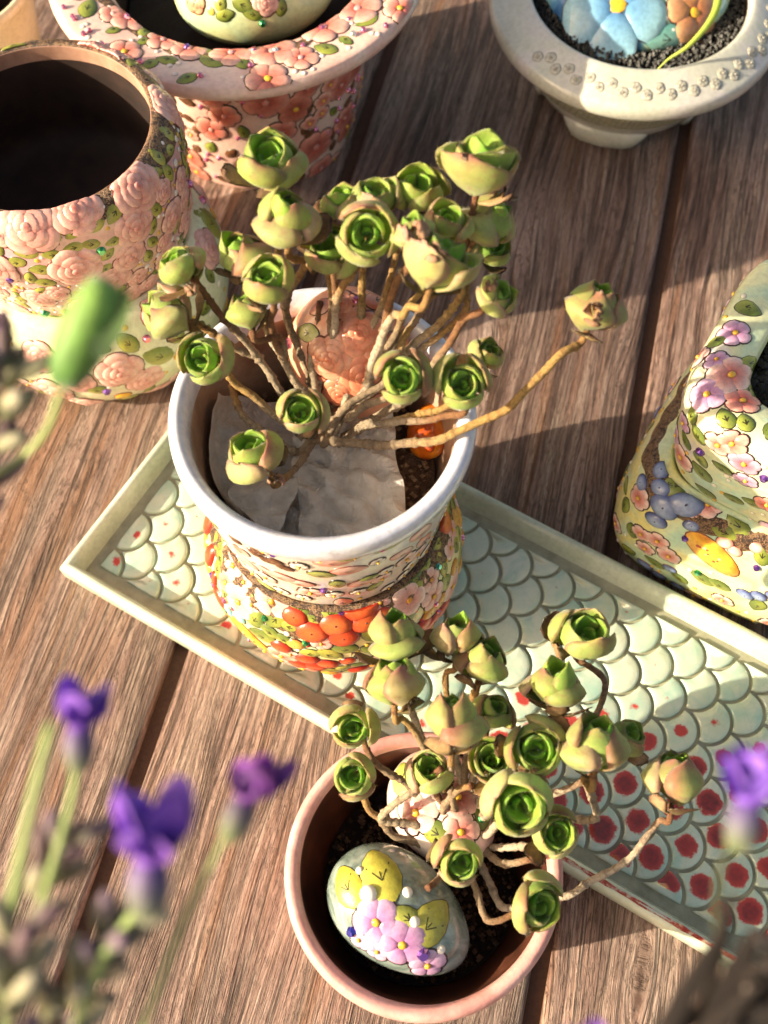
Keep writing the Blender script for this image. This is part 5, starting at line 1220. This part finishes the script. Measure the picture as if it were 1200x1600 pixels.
def sprig(name, label, path, florets, spikes, seed, r=.11, sc=(c('7f9a50'), c('9fb56a'))):
    rng = random.Random(seed); pts = [at(*p) for p in path]; off = pts[0]
    root = thing(name, off, label, 'lavender', 'lavender sprigs close to the lens'); sp = spline(pts, .2); n = len(sp); m = MB()
    tube(m, sp, [r * (1.15 - .4 * i / n) for i in range(n)], [mix(sc[0], sc[1], i / n) for i in range(n)], 8); m.build('stem', GRN, root, off)
    for (x, y, z, d, s, cols) in florets: floret(root, off, at(x, y, z), np.array(d, float), s, cols, rng)
    for (x0, y0, z0, x1, y1, z1, k, rad, pal) in spikes:          # a head of packed calyces
        a, b = at(x0, y0, z0), at(x1, y1, z1); ax = nrm(b - a); X = nrm(np.cross(ax, (.1, .2, .9))); Y = np.cross(ax, X)
        for i in range(k):
            t = i / k; ang = i * 2.4; o = X * math.cos(ang) + Y * math.sin(ang); m = MB()
            p = a + (b - a) * t + o * rad * .35 * (1.1 - .5 * t); ca, cb = rng.choice(pal)
            bud(m, p, nrm(ax * 1.0 + o * rng.uniform(.5, .9)), rad * rng.uniform(1.3, 1.9), rad * .36, c(ca), c(cb), 7); m.build('calyx', GRN, root, off)
    return root
PALD = [('6b7040', '8a7a6a'), ('5a5a38', '7a6078'), ('8a8a5a', 'b0a890'), ('4a3a30', '6a4a5a')]
PALK = [('2a1e1a', '3e2c30'), ('33261f', '4a3a3c'), ('201816', '302222'), ('2c2420', '6a5a54')]
Z = 29.0
sprig('lavender_sprig', 'blurred violet lavender flower leftmost above the green stems, lower left', [(-120, 2050, 24), (40, 1500, 28), (110, 1260, 29), (118, 1200, 29.2)], [(124, 1150, 29.4, (.05, .75, .45), .50, (V1, V2))], [(40, 1420, 28, 120, 1290, 28.6, 9, .32, PALD)], 1, .07)
sprig('lavender_sprig', 'largest blurred violet lavender flower at lower left', [(-60, 2150, 23), (120, 1600, 28), (200, 1440, 29), (222, 1420, 29.4)], [(234, 1362, 29.8, (.1, .75, .45), .62, (V1, V2))], [(70, 1640, 27.2, 195, 1420, 28.8, 22, .36, PALD)], 2, .07)
sprig('lavender_sprig', 'dark magenta lavender flower with black-green base beside the largest violet one', [(40, 2150, 23), (240, 1560, 27.4), (330, 1350, 28.4), (352, 1310, 28.6)], [(378, 1262, 28.8, (.35, .75, .35), .50, (c('9a30c0'), c('5c1484')))], [], 3, .05)
sprig('lavender_sprig', 'bare pale green lavender stalks at the lower left edge', [(-60, 2050, 23), (5, 1520, 28.4), (35, 1330, 29.6), (80, 1130, 30.2)], [], [(-20, 1640, 28.4, 40, 1440, 29, 14, .36, PALD)], 4, .085)
sprig('lavender_sprig', 'brown-violet lavender head with big green bud at the left edge', [(-160, 1000, 24), (-60, 800, 27.5), (60, 690, 29.2), (96, 610, 30)], [(0, 545, 30, (-.2, .8, .4), .34, (V1, V2))], [(-40, 790, 28, 20, 560, 30, 18, .40, PALD)], 5, .06)
lv = [o for o in bpy.data.objects if o.get('label') == 'brown-violet lavender head with big green bud at the left edge'][0]
off = at(-160, 1000, 24); m = MB(); a = at(100, 600, 30); b = at(165, 440, 31); bud(m, a, nrm(b - a), float(np.linalg.norm(b - a)), .36, c('3a7218'), c('8cb852'), 12); m.build('bud', GRN, lv, off)
m = MB(); petal(m, at(150, 560, 30.6), nrm(at(215, 430, 30.9) - at(150, 560, 30.6)), .2, 1.0, c('2c4a1a'), c('5a7a34'), .1, np.array([0, -.4, .9])); m.build('leaf', GRN, lv, off)
sprig('lavender_sprig', 'violet lavender flower on a dark head at the lower right edge', [(1330, 2100, 22), (1150, 1560, 27.4), (1120, 1400, 28.6), (1140, 1320, 29)], [(1165, 1268, 29.2, (.2, .8, .4), .55, (V1, c('6a2ac8')))], [(1130, 1660, 27.6, 1205, 1450, 28.8, 14, .18, PALK)], 6, .06, (c('1c1a10'), c('2e3818')))
lv = bpy.data.objects[[o.name for o in bpy.data.objects if o.get('label') == 'violet lavender flower on a dark head at the lower right edge'][0]]; off = at(1330, 2100, 22)
for (x0, y0, x1, y1, w) in ((1000, 1690, 1110, 1460, .14), (1075, 1700, 1175, 1440, .20), (1150, 1690, 1225, 1430, .20), (1030, 1630, 1215, 1480, .12), (1090, 1600, 1140, 1390, .10), (1180, 1690, 1245, 1480, .16), (1030, 1690, 1180, 1530, .12)):
    m = MB(); a, b = at(x0, y0, 27.6), at(x1, y1, 28.7); petal(m, a, nrm(b - a), w, float(np.linalg.norm(b - a)), c('0c0706'), c('1a110e'), .08, np.array([0, -.4, .9]), .06, 10); m.build('bract', DARKB, lv, off)
sprig('lavender_sprig', 'violet lavender tip just peeping over the bottom edge', [(960, 2200, 22), (930, 1790, 27), (918, 1700, 27.6)], [(912, 1662, 27.9, (.0, .8, .4), .36, (V1, V2))], [], 7, .06)
